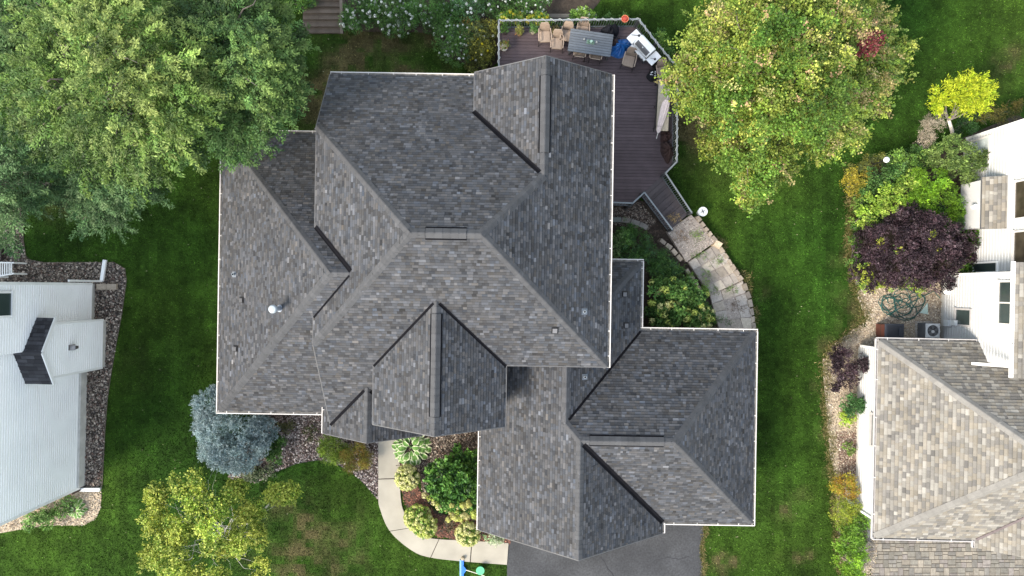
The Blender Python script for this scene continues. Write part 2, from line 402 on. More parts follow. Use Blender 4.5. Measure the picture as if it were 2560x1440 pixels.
rf.plane('gA', [(2.4, -5.82), (6.10, -1.97), (6.10, 1.33), (3.75, -1.02), (3.75, -2.9), (2.4, -2.9)], (2.4, 0), 6.06, (1, 0), .785)
rf.plane('gB', [(6.10, 1.33), (3.75, 1.33), (3.75, -1.02)], (0, 1.33), 3.155, (0, 1), .785)
rf.plane('gN', [(2.4, -5.82), (3.0, -6.44), (7.03, -6.44), (11.58, -1.9), (6.15, -1.9)], (0, -6.44), 6.53, (0, 1), .755)
rf.plane('gE', [(11.58, -1.9), (7.03, -6.44), (11.58, -10.99)], (7.03, 0), 6.53, (1, 0), .755)
rf.plane('gS', [(3.0, -6.44), (7.03, -6.44), (11.58, -10.99), (7.3, -10.99)], (0, -6.44), 6.53, (0, -1), .755)
rf.plane('gF', [(3.0, -6.44), (7.3, -10.95), (7.3, -11.5), (3.0, -11.5)], (3.0, 0), 6.53, (1, 0), .785)
for a, b, i, j in [((-8.34, 6.71), (-3.83, 2), 'N', 'W'), ((-8.34, -2.51), (-3.83, 2), 'S', 'W'), ((4.15, -3.33), (-1.18, 2), 'S', 'E'), ((1.21, 4.5), (-1.18, 2), 'N', 'E'),
                   ((-3.83, 2), (-3.3, 2), 'N', 'S'), ((-1.7, 2), (-1.18, 2), 'N', 'S'), ((1.21, 9.25), (1.21, 8.55), 'E', 'NG'), ((1.21, 5.4), (1.21, 4.55), 'E', 'NG'),
                   ((-13.7, 7.1), (-7.31, .5), 'WW', 'WN'), ((-13.7, -5.96), (-7.31, .5), 'WW', 'WS'), ((-7.31, .5), (-6.55, .5), 'WN', 'WS'),
                   ((-3.02, -5.97), (-3.02, -5.25), 'GW', 'GE'), ((-3.02, -1.05), (-3.02, -.6), 'GW', 'GE'), ((-6.34, -6.96), (-6.34, -4.55), 'PW', 'PE'),
                   ((2.4, -2.95), (2.4, -5.75), 'gW', 'gA'), ((2.4, -5.82), (3.0, -6.44), 'gW', 'gN'), ((6.05, 1.28), (3.8, -.97), 'gA', 'gB'), ((3.0, -6.44), (3.4, -6.44), 'gN', 'gS'),
                   ((6.6, -6.44), (7.03, -6.44), 'gN', 'gS'), ((11.55, -1.93), (7.03, -6.44), 'gN', 'gE'), ((11.55, -10.96), (7.03, -6.44), 'gE', 'gS'), ((3.0, -11.5), (3.0, -6.5), 'gW', 'gF')]:
    rf.cap(a, b, i, j, tone=tone_cap)
rf.vent((-3.25, 2), (-1.75, 2), 'N', 'S', tone_cap); rf.vent((1.21, 8.5), (1.21, 5.45), 'E', 'NG', tone_cap)
rf.vent((-3.02, -5.2), (-3.02, -1.1), 'GW', 'GE', tone_cap); rf.vent((3.42, -6.44), (6.55, -6.44), 'gN', 'gS', tone_cap)
for a, b, i, j, w1, w2, dk in [((1.05, 4.67), (-1.75, 7.59), 'N', 'NG', .06, .13, 1), ((-6.5, .55), (-8.34, 2.42), 'W', 'WN', .13, .05, 1), ((-6.55, .4), (-8.34, -1.37), 'W', 'WS', .03, .05, 1),
                               ((-3.15, -.66), (-5.92, -3.46), 'S', 'GW', .04, .06, 1), ((-2.9, -.66), (-.2, -3.37), 'S', 'GE', .06, .05, 1), ((-6.5, -4.67), (-8.34, -6.51), 'S', 'PW', .07, .06, 1),
                               ((-6.2, -4.67), (-5.5, -5.35), 'S', 'PE', .09, .09, 1), ((2.55, -5.66), (6.12, -1.95), 'gA', 'gN', .05, .05, 1), ((3.15, -6.62), (7.3, -10.97), 'gS', 'gF', .11, .11, 1)]:
    rf.valley(a, b, i, j, w1, w2, dk)
house_roof = rf.finish()
Z = rf.planes
for a, b, z, o in [((4.15, -3.36), (4.15, 9.25), Z['E'](4.15, 0), (1, 0)), ((-8.34, 9.5), (-1.75, 9.5), Z['N'](0, 9.5), (0, 1)), ((-13.76, 7.18), (-13.76, -6.05), Z['WW'](-13.76, 0), (-1, 0)),
                   ((-13.76, 7.15), (-8.3, 7.15), Z['WN'](0, 7.15), (0, 1)), ((-13.9, -6.02), (-8.74, -6.02), Z['WS'](0, -6.02), (0, -1)), ((-8.71, -5.35), (-8.71, -6.96), Z['PW'](-8.71, 0), (-1, 0)),
                   ((-4.1, -6.2), (-4.1, -6.96), Z['PE'](-4.1, 0), (1, 0)), ((-1.37, -5.6), (-1.37, -11.5), Z['gW'](-1.37, 0), (-1, 0)), ((6.10, -1.78), (6.10, 1.36), Z['gA'](6.1, 0), (1, 0)),
                   ((4.2, 1.33), (6.22, 1.33), 3.155, (0, 1)), ((6.12, -1.9), (11.7, -1.9), Z['gN'](0, -1.9), (0, 1)), ((11.58, -1.9), (11.58, -11.1), Z['gE'](11.58, 0), (1, 0)),
                   ((7.36, -10.99), (11.7, -10.99), Z['gS'](0, -10.99), (0, -1)), ((7.3, -11.03), (7.3, -11.5), Z['gF'](7.3, 0), (1, 0))]:
    gutter(hs, a, b, z-.012, o)
def rake(k1, k2, a, m_, b): trim(hs, [Vector((*a, Z[k1](*a)-.01)), Vector((*m_, Z[k1](*m_)-.01)), Vector((*b, Z[k2](*b)-.01))])
rake('NG', 'E', (-1.75, 9.27), (1.21, 9.27), (4.15, 9.27)); rake('GW', 'GE', (-5.92, -5.99), (-3.02, -5.99), (-.2, -5.99))
rake('PW', 'PE', (-8.71, -6.98), (-6.34, -6.98), (-4.1, -6.98)); rake('gW', 'gF', (-1.37, -11.52), (3.0, -11.52), (7.3, -11.52))
trim(hs, [(-8.36, 6.71, Z['N'](0, 6.71)-.01), (-8.36, 9.5, Z['N'](0, 9.5)-.01)]); trim(hs, [(-8.36, 6.71, Z['W'](-8.34, 0)-.01), (-8.36, 2.4, Z['W'](-8.34, 0)-.01)])
trim(hs, [(-8.36, -1.35, Z['W'](-8.34, 0)-.01), (-8.36, -2.51, Z['W'](-8.34, 0)-.01), (-8.36, -6.4, Z['S'](0, -6.4)-.01)])
trim(hs, [(4.15, -3.35, Z['S'](0, -3.33)-.005), (-.2, -3.35, Z['S'](0, -3.33)-.005)]); trim(hs, [(-5.94, -3.44, Z['GW'](-5.92, 0)-.01), (-5.94, -5.97, Z['GW'](-5.92, 0)-.01)])
trim(hs, [(-.18, -3.35, Z['GE'](-.2, 0)-.01), (-.18, -5.97, Z['GE'](-.2, 0)-.01)]); trim(hs, [(-1.77, 7.59, Z['NG'](-1.75, 0)-.01), (-1.77, 9.25, Z['NG'](-1.75, 0)-.01)])
# walls under the roofs (gable ends drawn as solid prisms)
def wallbox(x0, x1, y0, y1, z1): MB().box(x0, x1, y0, y1, 0, z1).build('wall', m_stonewall, hs)
wallbox(-7.9, 3.7, -2.9, 8.8, 4.6); wallbox(-1.3, 3.7, 4.6, 8.75, 5.8); wallbox(-7.8, 3.65, -2.85, 6.4, 5.9); wallbox(-13.3, -7.95, -5.6, 6.7, 3.0); wallbox(-5.5, -.6, -5.5, -2.95, 5.8)
wallbox(-.95, 6.9, -11.0, -3.0, 2.95); wallbox(3.75, 5.7, -6, .9, 2.95); wallbox(6.95, 11.15, -10.55, -2.3, 2.95); wallbox(-8.2, -5.55, -4.6, -2.95, 3.3)
for x, y0, y1, zr, ze, x0, x1 in [(1.21, 8.75, 8.8, 8.1, 5.9, -1.4, 3.8), (-3.02, -5.55, -5.5, 8.0, 5.85, -5.6, -.5), (3.0, -11.05, -11.0, 6.35, 3.1, -1, 7)]:
    vs = [(x0, y, ze) for y in (y0, y1)]+[(x, y, zr) for y in (y0, y1)]+[(x1, y, ze) for y in (y0, y1)]
    MB().add(vs, [(0, 4, 2), (1, 3, 5), (0, 2, 3, 1), (2, 4, 5, 3), (4, 0, 1, 5)]).build('gable_wall', m_stonewall, hs)
for x in (-8.4, -4.4): MB().box(x-.1, x+.1, -6.75, -6.55, 0, 3.3).build('porch_post', m_white, hs)
MB().box(-8.6, -.2, -6.85, -4.0, 0, .12).build('porch_slab', m_slab, hs)
# vents on the roof
def on(k, px, py, z): 
    for _ in range(6): p = PL(px, py, z, TH); z = Z[k](p.x, p.y)
    return p
p = on('WW', 701, 771, 5)
mb = MB(); mb.lathe([(.17, -.1), (.16, .05), (.1, .12), (.1, .82)], 14, p, (.3, .33, .38)); mb.build('flue_pipe', m_col, hs, smooth=False)
mb = MB(); mb.lathe([(.06, .80), (.17, .82), (.18, .96), (.14, 1.02), (.02, 1.04)], 14, p, (.36, .40, .43)); mb.build('flue_cap', m_col, hs)
for k, px, py in (('WW', 586, 686), ('E', 1461, 779), ('gA', 1462, 942)):
    p = on(k, px, py, 5); mb = MB(); d = .13
    mb.add([(p.x+a*d, p.y+b*d, Z[k](p.x+a*d, p.y+b*d)+h) for h in (.02, .035) for a, b in ((-1, -1), (1, -1), (1, 1), (-1, 1))], BOXF, (.15, .17, .20))
    mb.lathe([(.09, 0), (.06, .1), (.06, .22), (.045, .22), (.045, .08)], 12, p, (.25, .28, .31)); v = mb.build('vent_pipe', m_col, hs)
    MB().lathe([(.044, .10), (.044, .12)], 10, p, (.01, .01, .01)).build('pipe_mouth', m_col, v)
for k, px, py, dx in (('WW', 605, 750, 1), ('WW', 590, 871, 1), ('gA', 1562, 735, 0), ('gA', 1566, 813, 0), ('S', 1387, 826, 0)):
    p = on(k, px, py, 4); mb = MB(); d = .14
    mb.add([(p.x+a*d, p.y+b*d, Z[k](p.x+a*d, p.y+b*d)+h) for h in (0, .05) for a, b in ((-1, -1), (1, -1), (1, 1), (-1, 1))], BOXF, (.008, .008, .01))
    v = mb.build('roof_vent', m_col, hs)
    e = .095; q = p+Vector((-.05 if dx else 0, -.02, 0))
    MB().add([(q.x+a*e, q.y+b*e, Z[k](q.x+a*e, q.y+b*e)+h) for h in (.052, .085) for a, b in ((-1, -1), (1, -1), (1, 1), (-1, 1))], BOXF, (.13, .13, .14) if not dx else (.085, .085, .09)).build('vent_hood', m_col, v)

# ================================================================== white neighbour on the left of the photo
TL = R(1.2)
nl = thing('house', 'bright white sided house seen along its tall side wall, dark gabled bump-out', 'house', (0, 0, 0), -TL)
XN, XS, YB = -21.65, -22.1, -3.3
siding(nl, (XN, -.28), (XN, YB), .32, 8.2, (1, 0), .15)
siding(nl, (XS, YB), (XS, -10.75), .55, 8.2, (1, 0), .15)
MB().box(XN-.3, XN+.0, YB, -.26, 0, .318).build('foundation', m_conc, nl); MB().box(XS-.3, XS+.13, -10.72, YB, 0, .53).build('foundation', m_conc, nl)
MB().box(XN-8, XS-.27, -10.7, -.31, 0, 8.1).build('wall_core', m_siding, nl)
for (x, y) in ((XN, -.25), (XS, -10.78)): MB().box(x-.12, x+.035, y-.06, y+.06, .3, 8.2).build('corner_trim', m_white, nl)
MB().box(XS-6.4, XS+.02, -10.95, -10.86, 0, .9).build('brick_plinth', mat('brown_brick', (.09, .06, .05), rough=.9, var=.5, vs=9), nl)
bx, y0, y1 = -21.02, -4.55, -2.08
mb = MB(); mb.box(XS, bx-.004, y0, y1, .36, 4.3); mb.add([(x, y, z) for x in (XS, bx-.004) for y, z in ((y0, 4.3), ((y0+y1)/2, 5.05), (y1, 4.3))], [(0, 1, 2), (3, 5, 4), (0, 3, 4, 1), (1, 4, 5, 2)]); bo = mb.build('bump_out', m_siding, nl)
z = .36
while z < 5.0:
    yy0, yy1 = y0, y1
    if z+.15 > 4.3: k = (z+.15-4.3)/.75*(y1-y0)/2; yy0 += k; yy1 -= k
    if yy1-yy0 > .1:
        if z > .62 or 1: MB().add([(bx+t, y, z+zz) for y in (yy0, yy1) for zz, t in ((0, 0), (0, .03), (.093, .03), (.111, .008), (.15, .008), (.15, 0))], [(5, 4, 3, 2, 1, 0), (6, 7, 8, 9, 10, 11)]+[(i, i+1, i+7, i+6) for i in range(5)]).build('siding_board', m_siding, bo)
    z += .15
MB().box(XS, bx-.02, y0+.02, y1-.02, 0, .357).build('foundation', m_conc, nl)
for y in (y0, y1): MB().box(bx-.05, bx+.035, y-.05, y+.05, .34, 4.3).build('corner_trim', m_white, nl)
ym = (y0+y1)/2; ns = Roof(nl, lambda: (lambda k: (.047*k, .047*k, .053*k))(random.uniform(.6, 1.6)), .2, (.2, .42))
hw = (y1-y0)/2+.27; zr = 5.22; sl = .55
ns.plane('a', [(bx+.2, ym), (XN-.1, ym), (XN-.1, ym+hw), (bx+.2, ym+hw)], (0, ym), zr, (0, 1), sl, .12)
ns.plane('b', [(bx+.2, ym), (XS-.05, ym), (XS-.05, ym-hw), (bx+.2, ym-hw)], (0, ym), zr, (0, -1), sl, .12)
ns.cap((bx+.2, ym), (XN-.05, ym), 'a', 'b', .14, .2, .02, lambda: (.04, .04, .045)); ns.finish()
trim(nl, [(bx+.23, ym-hw-.02, zr-sl*hw-.05), (bx+.23, ym, zr-.05), (bx+.23, ym+hw+.02, zr-sl*hw-.05)], .05, .16, m_white)
# wall lantern on the bump-out
p = PL(178, 868, 0, TL); zl = H+bx/(PL(178, 868, 0, TL).x/H)*1.0; zl = H-(bx*H/p.x); yl = p.y*(H-zl)/H
lt = MB(); lt.box(bx+.03, bx+.07, yl-.13, yl+.13, zl-.2, zl+.25, (.2, .19, .19)); ltn = lt.build('wall_lantern', m_col, nl)
MB().add([(bx+.08, yl-.06, zl-.18), (bx+.24, yl-.06, zl-.18), (bx+.24, yl+.06, zl-.18), (bx+.08, yl+.06, zl-.18), (bx+.08, yl-.1, zl+.16), (bx+.28, yl-.1, zl+.16), (bx+.28, yl+.1, zl+.16), (bx+.08, yl+.1, zl+.16)], BOXF, (.09, .08, .08)).build('lantern_glass', m_col, ltn)
MB().add([(bx+.06, yl-.13, zl+.165), (bx+.31, yl-.13, zl+.165), (bx+.31, yl+.13, zl+.165), (bx+.06, yl+.13, zl+.165), (bx+.12, yl-.05, zl+.27), (bx+.2, yl-.05, zl+.27), (bx+.2, yl+.05, zl+.27), (bx+.12, yl+.05, zl+.27)], BOXF, (.3, .29, .3)).build('lantern_roof', m_col, ltn)
window(nl, (XN+.05, -1.15, 6.72), (1, 0), .95, 1.25, m_white)
# downspout leaders lying on the ground at both corners
for a, b, z0 in ((P(258, 703), P(266, 650), .12), (P(184, 1222), P(254, 1222), .14)):
    o = MB(); a = a+Vector((0, 0, z0)); b = b+Vector((0, 0, z0)); o.bar(a, b, .17, .12); o.bar(a+Vector((-.02, 0, 0)), a+Vector((-.03, 0, 2.6)), .1, .08); o.build('downspout', m_white, nl, world=True)
# rear porch: brown boards and a white rail
dk = thing('porch', 'small brown porch with white rail on the left house', 'porch', P(0, 660))
for k in range(5):
    MB().box(-3, .0+0*k, -.9+k*.0, 0, 0, 0) if 0 else None
x0 = P(14, 0).x; ya, yb = P(0, 652).y, P(0, 612).y
for k in range(6):
    t = (yb-ya)/6; MB().box(x0-3, x0, ya+k*t+.004, ya+(k+1)*t-.004, .30, .34, (.06, .045, .045)).build('porch_board', m_decking, dk, world=True)
MB().box(x0-3, x0-.05, ya+.02, yb-.02, 0, .296, (.04, .03, .03)).build('porch_base', m_decking, dk, world=True)
zr0 = .95
a = P(34, 657, zr0); b = P(34, 684, zr0); c = P(-60, 655, zr0); d = P(-60, 700, zr0); rl = MB()
for u, v in ((a, c), (b, d)): rl.bar(u, v, .07, .05)
rl.build('top_rail', m_white, dk, world=True)
for u in (a, b, (a+c)/2, (b+d)/2): MB().bar(u-Vector((0, 0, .95)), u+Vector((0, 0, .05)), .08, .08).build('rail_post', m_white, dk, world=True)
MB().bar(a+Vector((-.11, 0, 0)), b+Vector((-.11, 0, 0)), .06, .05).build('cross_rail', m_white, dk, world=True)
for k in range(9):
    t = .12+k*.1; u = a+(c-a)*t*.6; v = b+(d-b)*t*.6; MB().bar(Vector((u.x-.12, u.y, zr0-.05)), Vector((u.x-.12, v.y, zr0-.05)), .05, .03).build('slat', m_white, dk, world=True)

# ================================================================== pale roofed neighbour on the right of the photo
TR = R(1.2)
def tone_pale():
    v = random.choice([(.50, .475, .425), (.41, .36, .285), (.27, .255, .24), (.33, .31, .28), (.38, .34, .285), (.22, .21, .205), (.54, .51, .46), (.43, .385, .32)]); k = math.exp(random.gauss(0, .10)); return tuple((x*.68+y*.32)*k*.5 for x, y in zip(v, (.40, .37, .315)))
def tone_palecap():
    k = .185*math.exp(random.gauss(0, .05)); return (k, k*.95, k*.87)
nr = thing('house', 'white house with mottled pale beige and grey shingles on its garage roof', 'house', (0, 0, 0), -TR)
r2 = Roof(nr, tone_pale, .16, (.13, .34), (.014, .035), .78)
r2.plane('W', [(17.5, -2.12), (23.3, -6.95), (17.5, -11.5)], (17.5, 0), 3.0, (-1, 0), .6)
r2.plane('N', [(17.5, -2.12), (22.32, -2.12), (22.32, -3.0), (27, -3.0), (27, -6.95), (23.3, -6.95)], (0, -6.95), 6.48, (0, 1), .72)
r2.plane('S', [(17.5, -11.5), (23.3, -6.95), (27, -6.95), (25.2, -8.6), (22.3, -11.5)], (0, -6.95), 6.48, (0, -1), .765)
r2.plane('F', [(22.3, -11.5), (25.2, -8.55), (25.2, -11.9), (22.3, -11.9)], (22.3, 0), 3.0, (-1, 0), .76)
r2.plane('U', [(21.75, 1.57), (26.5, 1.57), (26.5, -3.43), (21.75, -3.43)], (21.75, 0), 6.0, (-1, 0), .6)
r2.plane('B', [(22.48, 5.8), (23.28, 5.8), (23.28, 3.3), (22.48, 3.3)], (22.48, 0), 2.7, (-1, 0), .72, .1)
for a, b, i, j in [((17.53, -2.15), (23.3, -6.95), 'W', 'N'), ((17.53, -11.47), (23.3, -6.95), 'W', 'S'), ((23.3, -6.95), (27, -6.95), 'N', 'S')]: r2.cap(a, b, i, j, .19, .28, .03, tone_palecap)
r2.valley((22.3, -11.5), (25.2, -8.58), 'S', 'F', .06, .06, 0, .05); r2.finish()
Z2 = r2.planes
for a, b, z, o in [((17.5, -2.05), (17.5, -11.58), 3.0, (-1, 0)), ((17.42, -2.12), (22.2, -2.12), 3.0, (0, 1)), ((17.42, -11.5), (22.3, -11.5), Z2['S'](0, -11.5), (0, -1)), ((21.75, 1.6), (21.75, -3.43), 6.0, (-1, 0)), ((22.3, -11.56), (22.3, -11.9), 3.0, (-1, 0))]:
    gutter(nr, a, b, z-.012, o, m_gray if z < 4 else m_white, 1.6)
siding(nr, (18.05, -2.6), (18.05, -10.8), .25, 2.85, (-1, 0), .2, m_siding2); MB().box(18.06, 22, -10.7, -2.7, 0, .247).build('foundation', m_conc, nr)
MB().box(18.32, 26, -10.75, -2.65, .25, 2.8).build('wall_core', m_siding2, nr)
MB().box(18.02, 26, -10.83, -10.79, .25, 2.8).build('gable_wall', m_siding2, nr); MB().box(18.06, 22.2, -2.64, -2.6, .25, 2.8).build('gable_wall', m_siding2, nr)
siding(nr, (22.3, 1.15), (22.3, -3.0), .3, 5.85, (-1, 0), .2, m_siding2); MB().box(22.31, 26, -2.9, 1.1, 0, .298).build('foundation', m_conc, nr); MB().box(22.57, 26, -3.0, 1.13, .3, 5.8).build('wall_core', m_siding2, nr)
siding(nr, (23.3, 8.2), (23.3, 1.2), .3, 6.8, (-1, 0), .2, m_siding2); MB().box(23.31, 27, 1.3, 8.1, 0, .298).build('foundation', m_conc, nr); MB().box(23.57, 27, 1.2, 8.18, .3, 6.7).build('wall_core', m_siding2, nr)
for x, y, z1 in ((23.3, 8.2, 6.8), (22.3, 1.15, 5.85), (18.05, -10.82, 2.85), (18.05, -2.6, 2.85)): MB().box(x-.035, x+.12, y-.07, y+.05, .25, z1).build('corner_trim', m_white, nr)
mb = MB(); mb.box(22.63, 23.3, 3.4, 5.7, .95, 2.66); by = mb.build('bump_out', m_siding2, nr)
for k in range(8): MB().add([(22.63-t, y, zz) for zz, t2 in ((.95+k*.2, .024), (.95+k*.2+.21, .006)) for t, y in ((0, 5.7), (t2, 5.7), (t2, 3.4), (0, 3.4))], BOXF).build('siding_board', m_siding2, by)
MB().lathe([(.0, -.1), (.12, -.1), (.12, .1), (.0, .1)], 12, (22.5, 4.45, 2.15), (.75, .75, .74)).build('vent_hood', m_col, nr)
window(nr, (22.28, -.98, 1.87), (-1, 0), .72, 1.05, m_gray, m_glass); window(nr, (22.28, -.2, 5.0), (-1, 0), 1.85, 1.3, m_cream, m_glass, 1)
window(nr, (23.28, 4.55, 4.6), (-1, 0), 1.65, 1.5, m_cream, m_glassw, 0); window(nr, (23.28, 2.3, 4.6), (-1, 0), 1.5, 1.5, m_cream, m_glassw, 0); window(nr, (23.28, 6.6, 5.2), (-1, 0), 1.5, 1.5, m_cream, m_glass, 0)
window(nr, (23.28, 7.3, 1.4), (-1, 0), 1.2, 1.2, m_cream, mat('pale_glass', (.45, .5, .5), rough=.2, var=.3)); window(nr, (18.03, -6.65, 2.0), (-1, 0), 1.5, .75, m_gray, m_glass); window(nr, (23.28, 1.5, 1.9), (-1, 0), .4, 1.6, m_white, m_glass)
dn = MB(); dn.bar((21.8, -2.95, 5.9), (21.95, -2.97, 5.6), .12, .1); dn.bar((21.95, -2.97, 5.6), (21.2, -3.02, 4.15), .12, .1); dn.build('downspout', m_white, nr)
d2 = MB(); d2.bar((17.72, -10.95, 2.9), (17.95, -10.95, 2.5), .1, .12); d2.bar((17.97, -10.95, 2.55), (17.97, -10.95, .3), .12, .1); d2.bar((17.97, -10.95, .3), (17.6, -10.6, .18), .14, .12); d2.bar((17.6, -10.6, .2), (17.62, -10.1, .12), .2, .15); d2.build('downspout', m_white, nr)
# hose reel box, meter boxes on the wall
bxr = thing('hose_reel', 'white rounded hose reel box fixed to the white wall above the green hose', 'hose reel', (22.28, .02, .85), -TR)
MB().lathe([(.30, 0), (.36, .06), (.36, .3), (.30, .36), (.1, .38)], 18, (-.16, 0, -.2), (.82, .82, .8), sx=.5, sy=1).build('reel_cover', m_col, bxr); MB().lathe([(.37, 0), (.38, .03)], 18, (-.16, 0, -.24), (.06, .06, .06), sx=.5, sy=1).build('base_ring', m_col, bxr)
for (y, z, a) in ((-1.32, .75, .16), (-1.28, 1.3, .13)): MB().box(22.1, 22.27, y-a, y+a, z-.17, z+.17, (.6, .63, .64)).build('meter_box', m_col, nr)
MB().tube([(22.25, -1.28, 1.14), (22.25, -1.5, 1.0), (22.25, -1.52, .3)], .018, 6, (.3, .3, .3)).build('conduit', m_col, nr)
# ================================================================== ground
def struct(o): o['kind'] = 'structure'; return o
def Q(pts, z=0): return [(P(x, y, z).x, P(x, y, z).y) for x, y in pts]
def smooth_poly(pts, it=2):
    for _ in range(it):
        o = []
        for i in range(len(pts)):
            a, b = pts[i], pts[(i+1) % len(pts)]
            o += [(a[0]*.75+b[0]*.25, a[1]*.75+b[1]*.25), (a[0]*.25+b[0]*.75, a[1]*.25+b[1]*.75)]
        pts = o
    return pts
BED_L = Q([(-120, 470), (60, 500), (58, 600), (66, 648), (110, 657), (285, 656), (312, 672), (316, 700), (305, 780), (292, 850), (278, 930), (268, 1000), (262, 1080), (255, 1222), (185, 1224), (150, 1224), (150, 706), (-120, 706)])
BED_LS = Q([(-60, 1290), (150, 1224), (255, 1222), (252, 1270), (240, 1298), (205, 1314), (120, 1312), (40, 1325), (-60, 1345)])
BED_F = Q([(640, 1000), (640, 1060), (590, 1150), (570, 1195), (640, 1208), (682, 1182), (740, 1158), (800, 1148), (850, 1163), (893, 1190), (925, 1224), (946, 1250), (946, 1090), (1000, 1000)])
BED_R1 = Q([(990, 1040), (990, 1170), (1045, 1170), (1060, 1250), (1130, 1290), (1240, 1290), (1300, 1000)])
BED_R2 = Q([(985, 1130), (1012, 1135), (1050, 1230), (1090, 1285), (1200, 1300), (1275, 1330), (1275, 1362), (1180, 1352), (1100, 1344), (1040, 1310), (1008, 1250), (999, 1180)])
BED_T = Q([(865, -60), (860, 40), (870, 80), (1040, 80), (1095, 86), (1112, 145), (1250, 190), (1250, 40), (1500, 42), (1500, -60)])
BED_S = Q([(1480, 490), (1610, 490), (1680, 580), (1720, 655), (1775, 740), (1800, 830), (1480, 840)])
BED_N1 = Q([(2140, 735), (2170, 700), (2360, 690), (2360, 860), (2175, 860), (2165, 800)])
BED_N2 = Q([(2165, 800), (2200, 880), (2200, 1290), (2185, 1440), (2102, 1440), (2090, 1290), (2088, 1200), (2072, 1120), (2062, 1000), (2056, 900), (2090, 855)])
BED_NT = Q([(2150, 410), (2240, 380), (2330, 380), (2440, 330), (2600, 260), (2600, 700), (2360, 720), (2170, 715), (2150, 680), (2152, 560)])
DRIVE = [(P(1268, 1357).x, P(1268, 1357).y), (-.1, -9), (8.8, -9), (9.95, P(0, 1318).y), (P(1757, 1440).x, P(0, 1440).y), (9.6, -30), (P(1262, 1440).x, -30)]
DRIVE2 = Q([(2178, 1346), (2176, 1500), (2700, 1500), (2700, 1200), (2180, 1200)])
WALK = Q([(946, 1080), (1000, 1080), (999, 1200), (1003, 1260), (1022, 1310), (1060, 1340), (1110, 1348), (1270, 1357), (1268, 1411), (1150, 1403), (1085, 1394), (1030, 1374), (985, 1335), (957, 1290), (946, 1240)])
DIRT = Q([(1060, 1080), (1200, 1080), (1200, 1100)])
BLOCKS = [BED_L, BED_LS, BED_F, BED_R1, BED_R2, BED_T, BED_S, BED_N1, BED_N2, BED_NT, DRIVE, DRIVE2, WALK]
HOUSEFP = [[(-13.6, -6), (4, -6), (4, 9), (-13.6, 7)], [(-1.2, -11.2), (11.3, -11), (11.3, -2), (-1, -2)]]
# dry or vivid patches: photo x, y, radius in pixels, amount (+ dry, - lush)
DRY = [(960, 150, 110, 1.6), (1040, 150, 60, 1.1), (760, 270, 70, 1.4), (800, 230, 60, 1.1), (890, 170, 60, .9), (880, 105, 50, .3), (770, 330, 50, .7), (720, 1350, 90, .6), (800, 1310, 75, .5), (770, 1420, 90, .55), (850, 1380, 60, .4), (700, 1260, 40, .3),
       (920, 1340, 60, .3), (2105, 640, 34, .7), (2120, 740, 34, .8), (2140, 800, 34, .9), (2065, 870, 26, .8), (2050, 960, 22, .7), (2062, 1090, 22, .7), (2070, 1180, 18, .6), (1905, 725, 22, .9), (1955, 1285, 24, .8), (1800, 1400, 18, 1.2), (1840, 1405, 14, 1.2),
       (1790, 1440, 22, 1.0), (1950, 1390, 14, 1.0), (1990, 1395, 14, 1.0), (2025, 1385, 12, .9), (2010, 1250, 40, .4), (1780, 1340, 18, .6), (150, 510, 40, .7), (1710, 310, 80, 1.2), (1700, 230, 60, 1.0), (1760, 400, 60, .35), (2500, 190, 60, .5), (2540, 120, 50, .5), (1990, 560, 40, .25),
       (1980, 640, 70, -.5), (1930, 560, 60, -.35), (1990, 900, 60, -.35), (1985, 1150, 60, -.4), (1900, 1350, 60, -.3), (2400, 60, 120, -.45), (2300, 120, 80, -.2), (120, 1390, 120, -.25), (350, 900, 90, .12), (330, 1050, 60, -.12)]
def lawn_col(x, y):
    n1 = vn(x, y, 3.2, 1); n2 = vn(x, y, .9, 2); n3 = vn(x, y, .33, 3); n4 = vn(x, y, 9, 4)
    n6 = vn(x, y, .17, 0)
    g = np.stack([.0180+.014*n4+.007*n1, .055+.021*n4, .0065+.003*n4], 1)*(.34+.36*n1+.34*n2+.42*n3+.5*n6)[:, None]*(.55+.9*vn(x, y, .5, 2)*.5+.45*vn(x, y, 1.9, 3))[:, None]
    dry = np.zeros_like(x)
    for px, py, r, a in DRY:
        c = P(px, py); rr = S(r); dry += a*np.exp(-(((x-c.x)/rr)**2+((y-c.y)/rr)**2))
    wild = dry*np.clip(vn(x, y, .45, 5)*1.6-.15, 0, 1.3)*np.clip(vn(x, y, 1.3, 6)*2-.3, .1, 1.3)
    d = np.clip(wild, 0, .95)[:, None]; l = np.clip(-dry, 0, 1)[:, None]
    mow = (.93+.14*(np.sin(x*2*math.pi/1.05+.4*vn(x, y, 4, 7)) > 0))[:, None]
    g = g*mow*(1-l)+np.array([.034, .082, .009])*(.35+.6*n2+.5*n3+.35*n6)[:, None]*l
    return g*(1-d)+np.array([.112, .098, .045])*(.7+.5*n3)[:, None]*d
xs = np.concatenate([[-70, -50, -38], np.arange(-29, 29.01, .22), [38, 50, 70]]); ys = np.concatenate([[-60, -40, -26], np.arange(-17, 17.01, .22), [26, 40, 60]])
X, Y = np.meshgrid(xs, ys); nx, ny = len(xs), len(ys)
V = np.stack([X.ravel(), Y.ravel(), np.zeros(X.size)], 1); I = np.arange((ny-1)*nx).reshape(ny-1, nx)[:, :-1].ravel()
Fq = np.stack([I, I+1, I+1+nx, I+nx], 1); cc = V[Fq].mean(1)
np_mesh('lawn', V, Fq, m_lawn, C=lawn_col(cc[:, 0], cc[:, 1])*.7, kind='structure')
def scatter(poly, n):
    q = np.array(poly); lo, hi = q.min(0), q.max(0); lo = np.maximum(lo, [-28, -16.5]); hi = np.minimum(hi, [28, 16.5])
    x = rng.uniform(lo[0], hi[0], n); y = rng.uniform(lo[1], hi[1], n); k = inpoly(x, y, poly); return x[k], y[k]
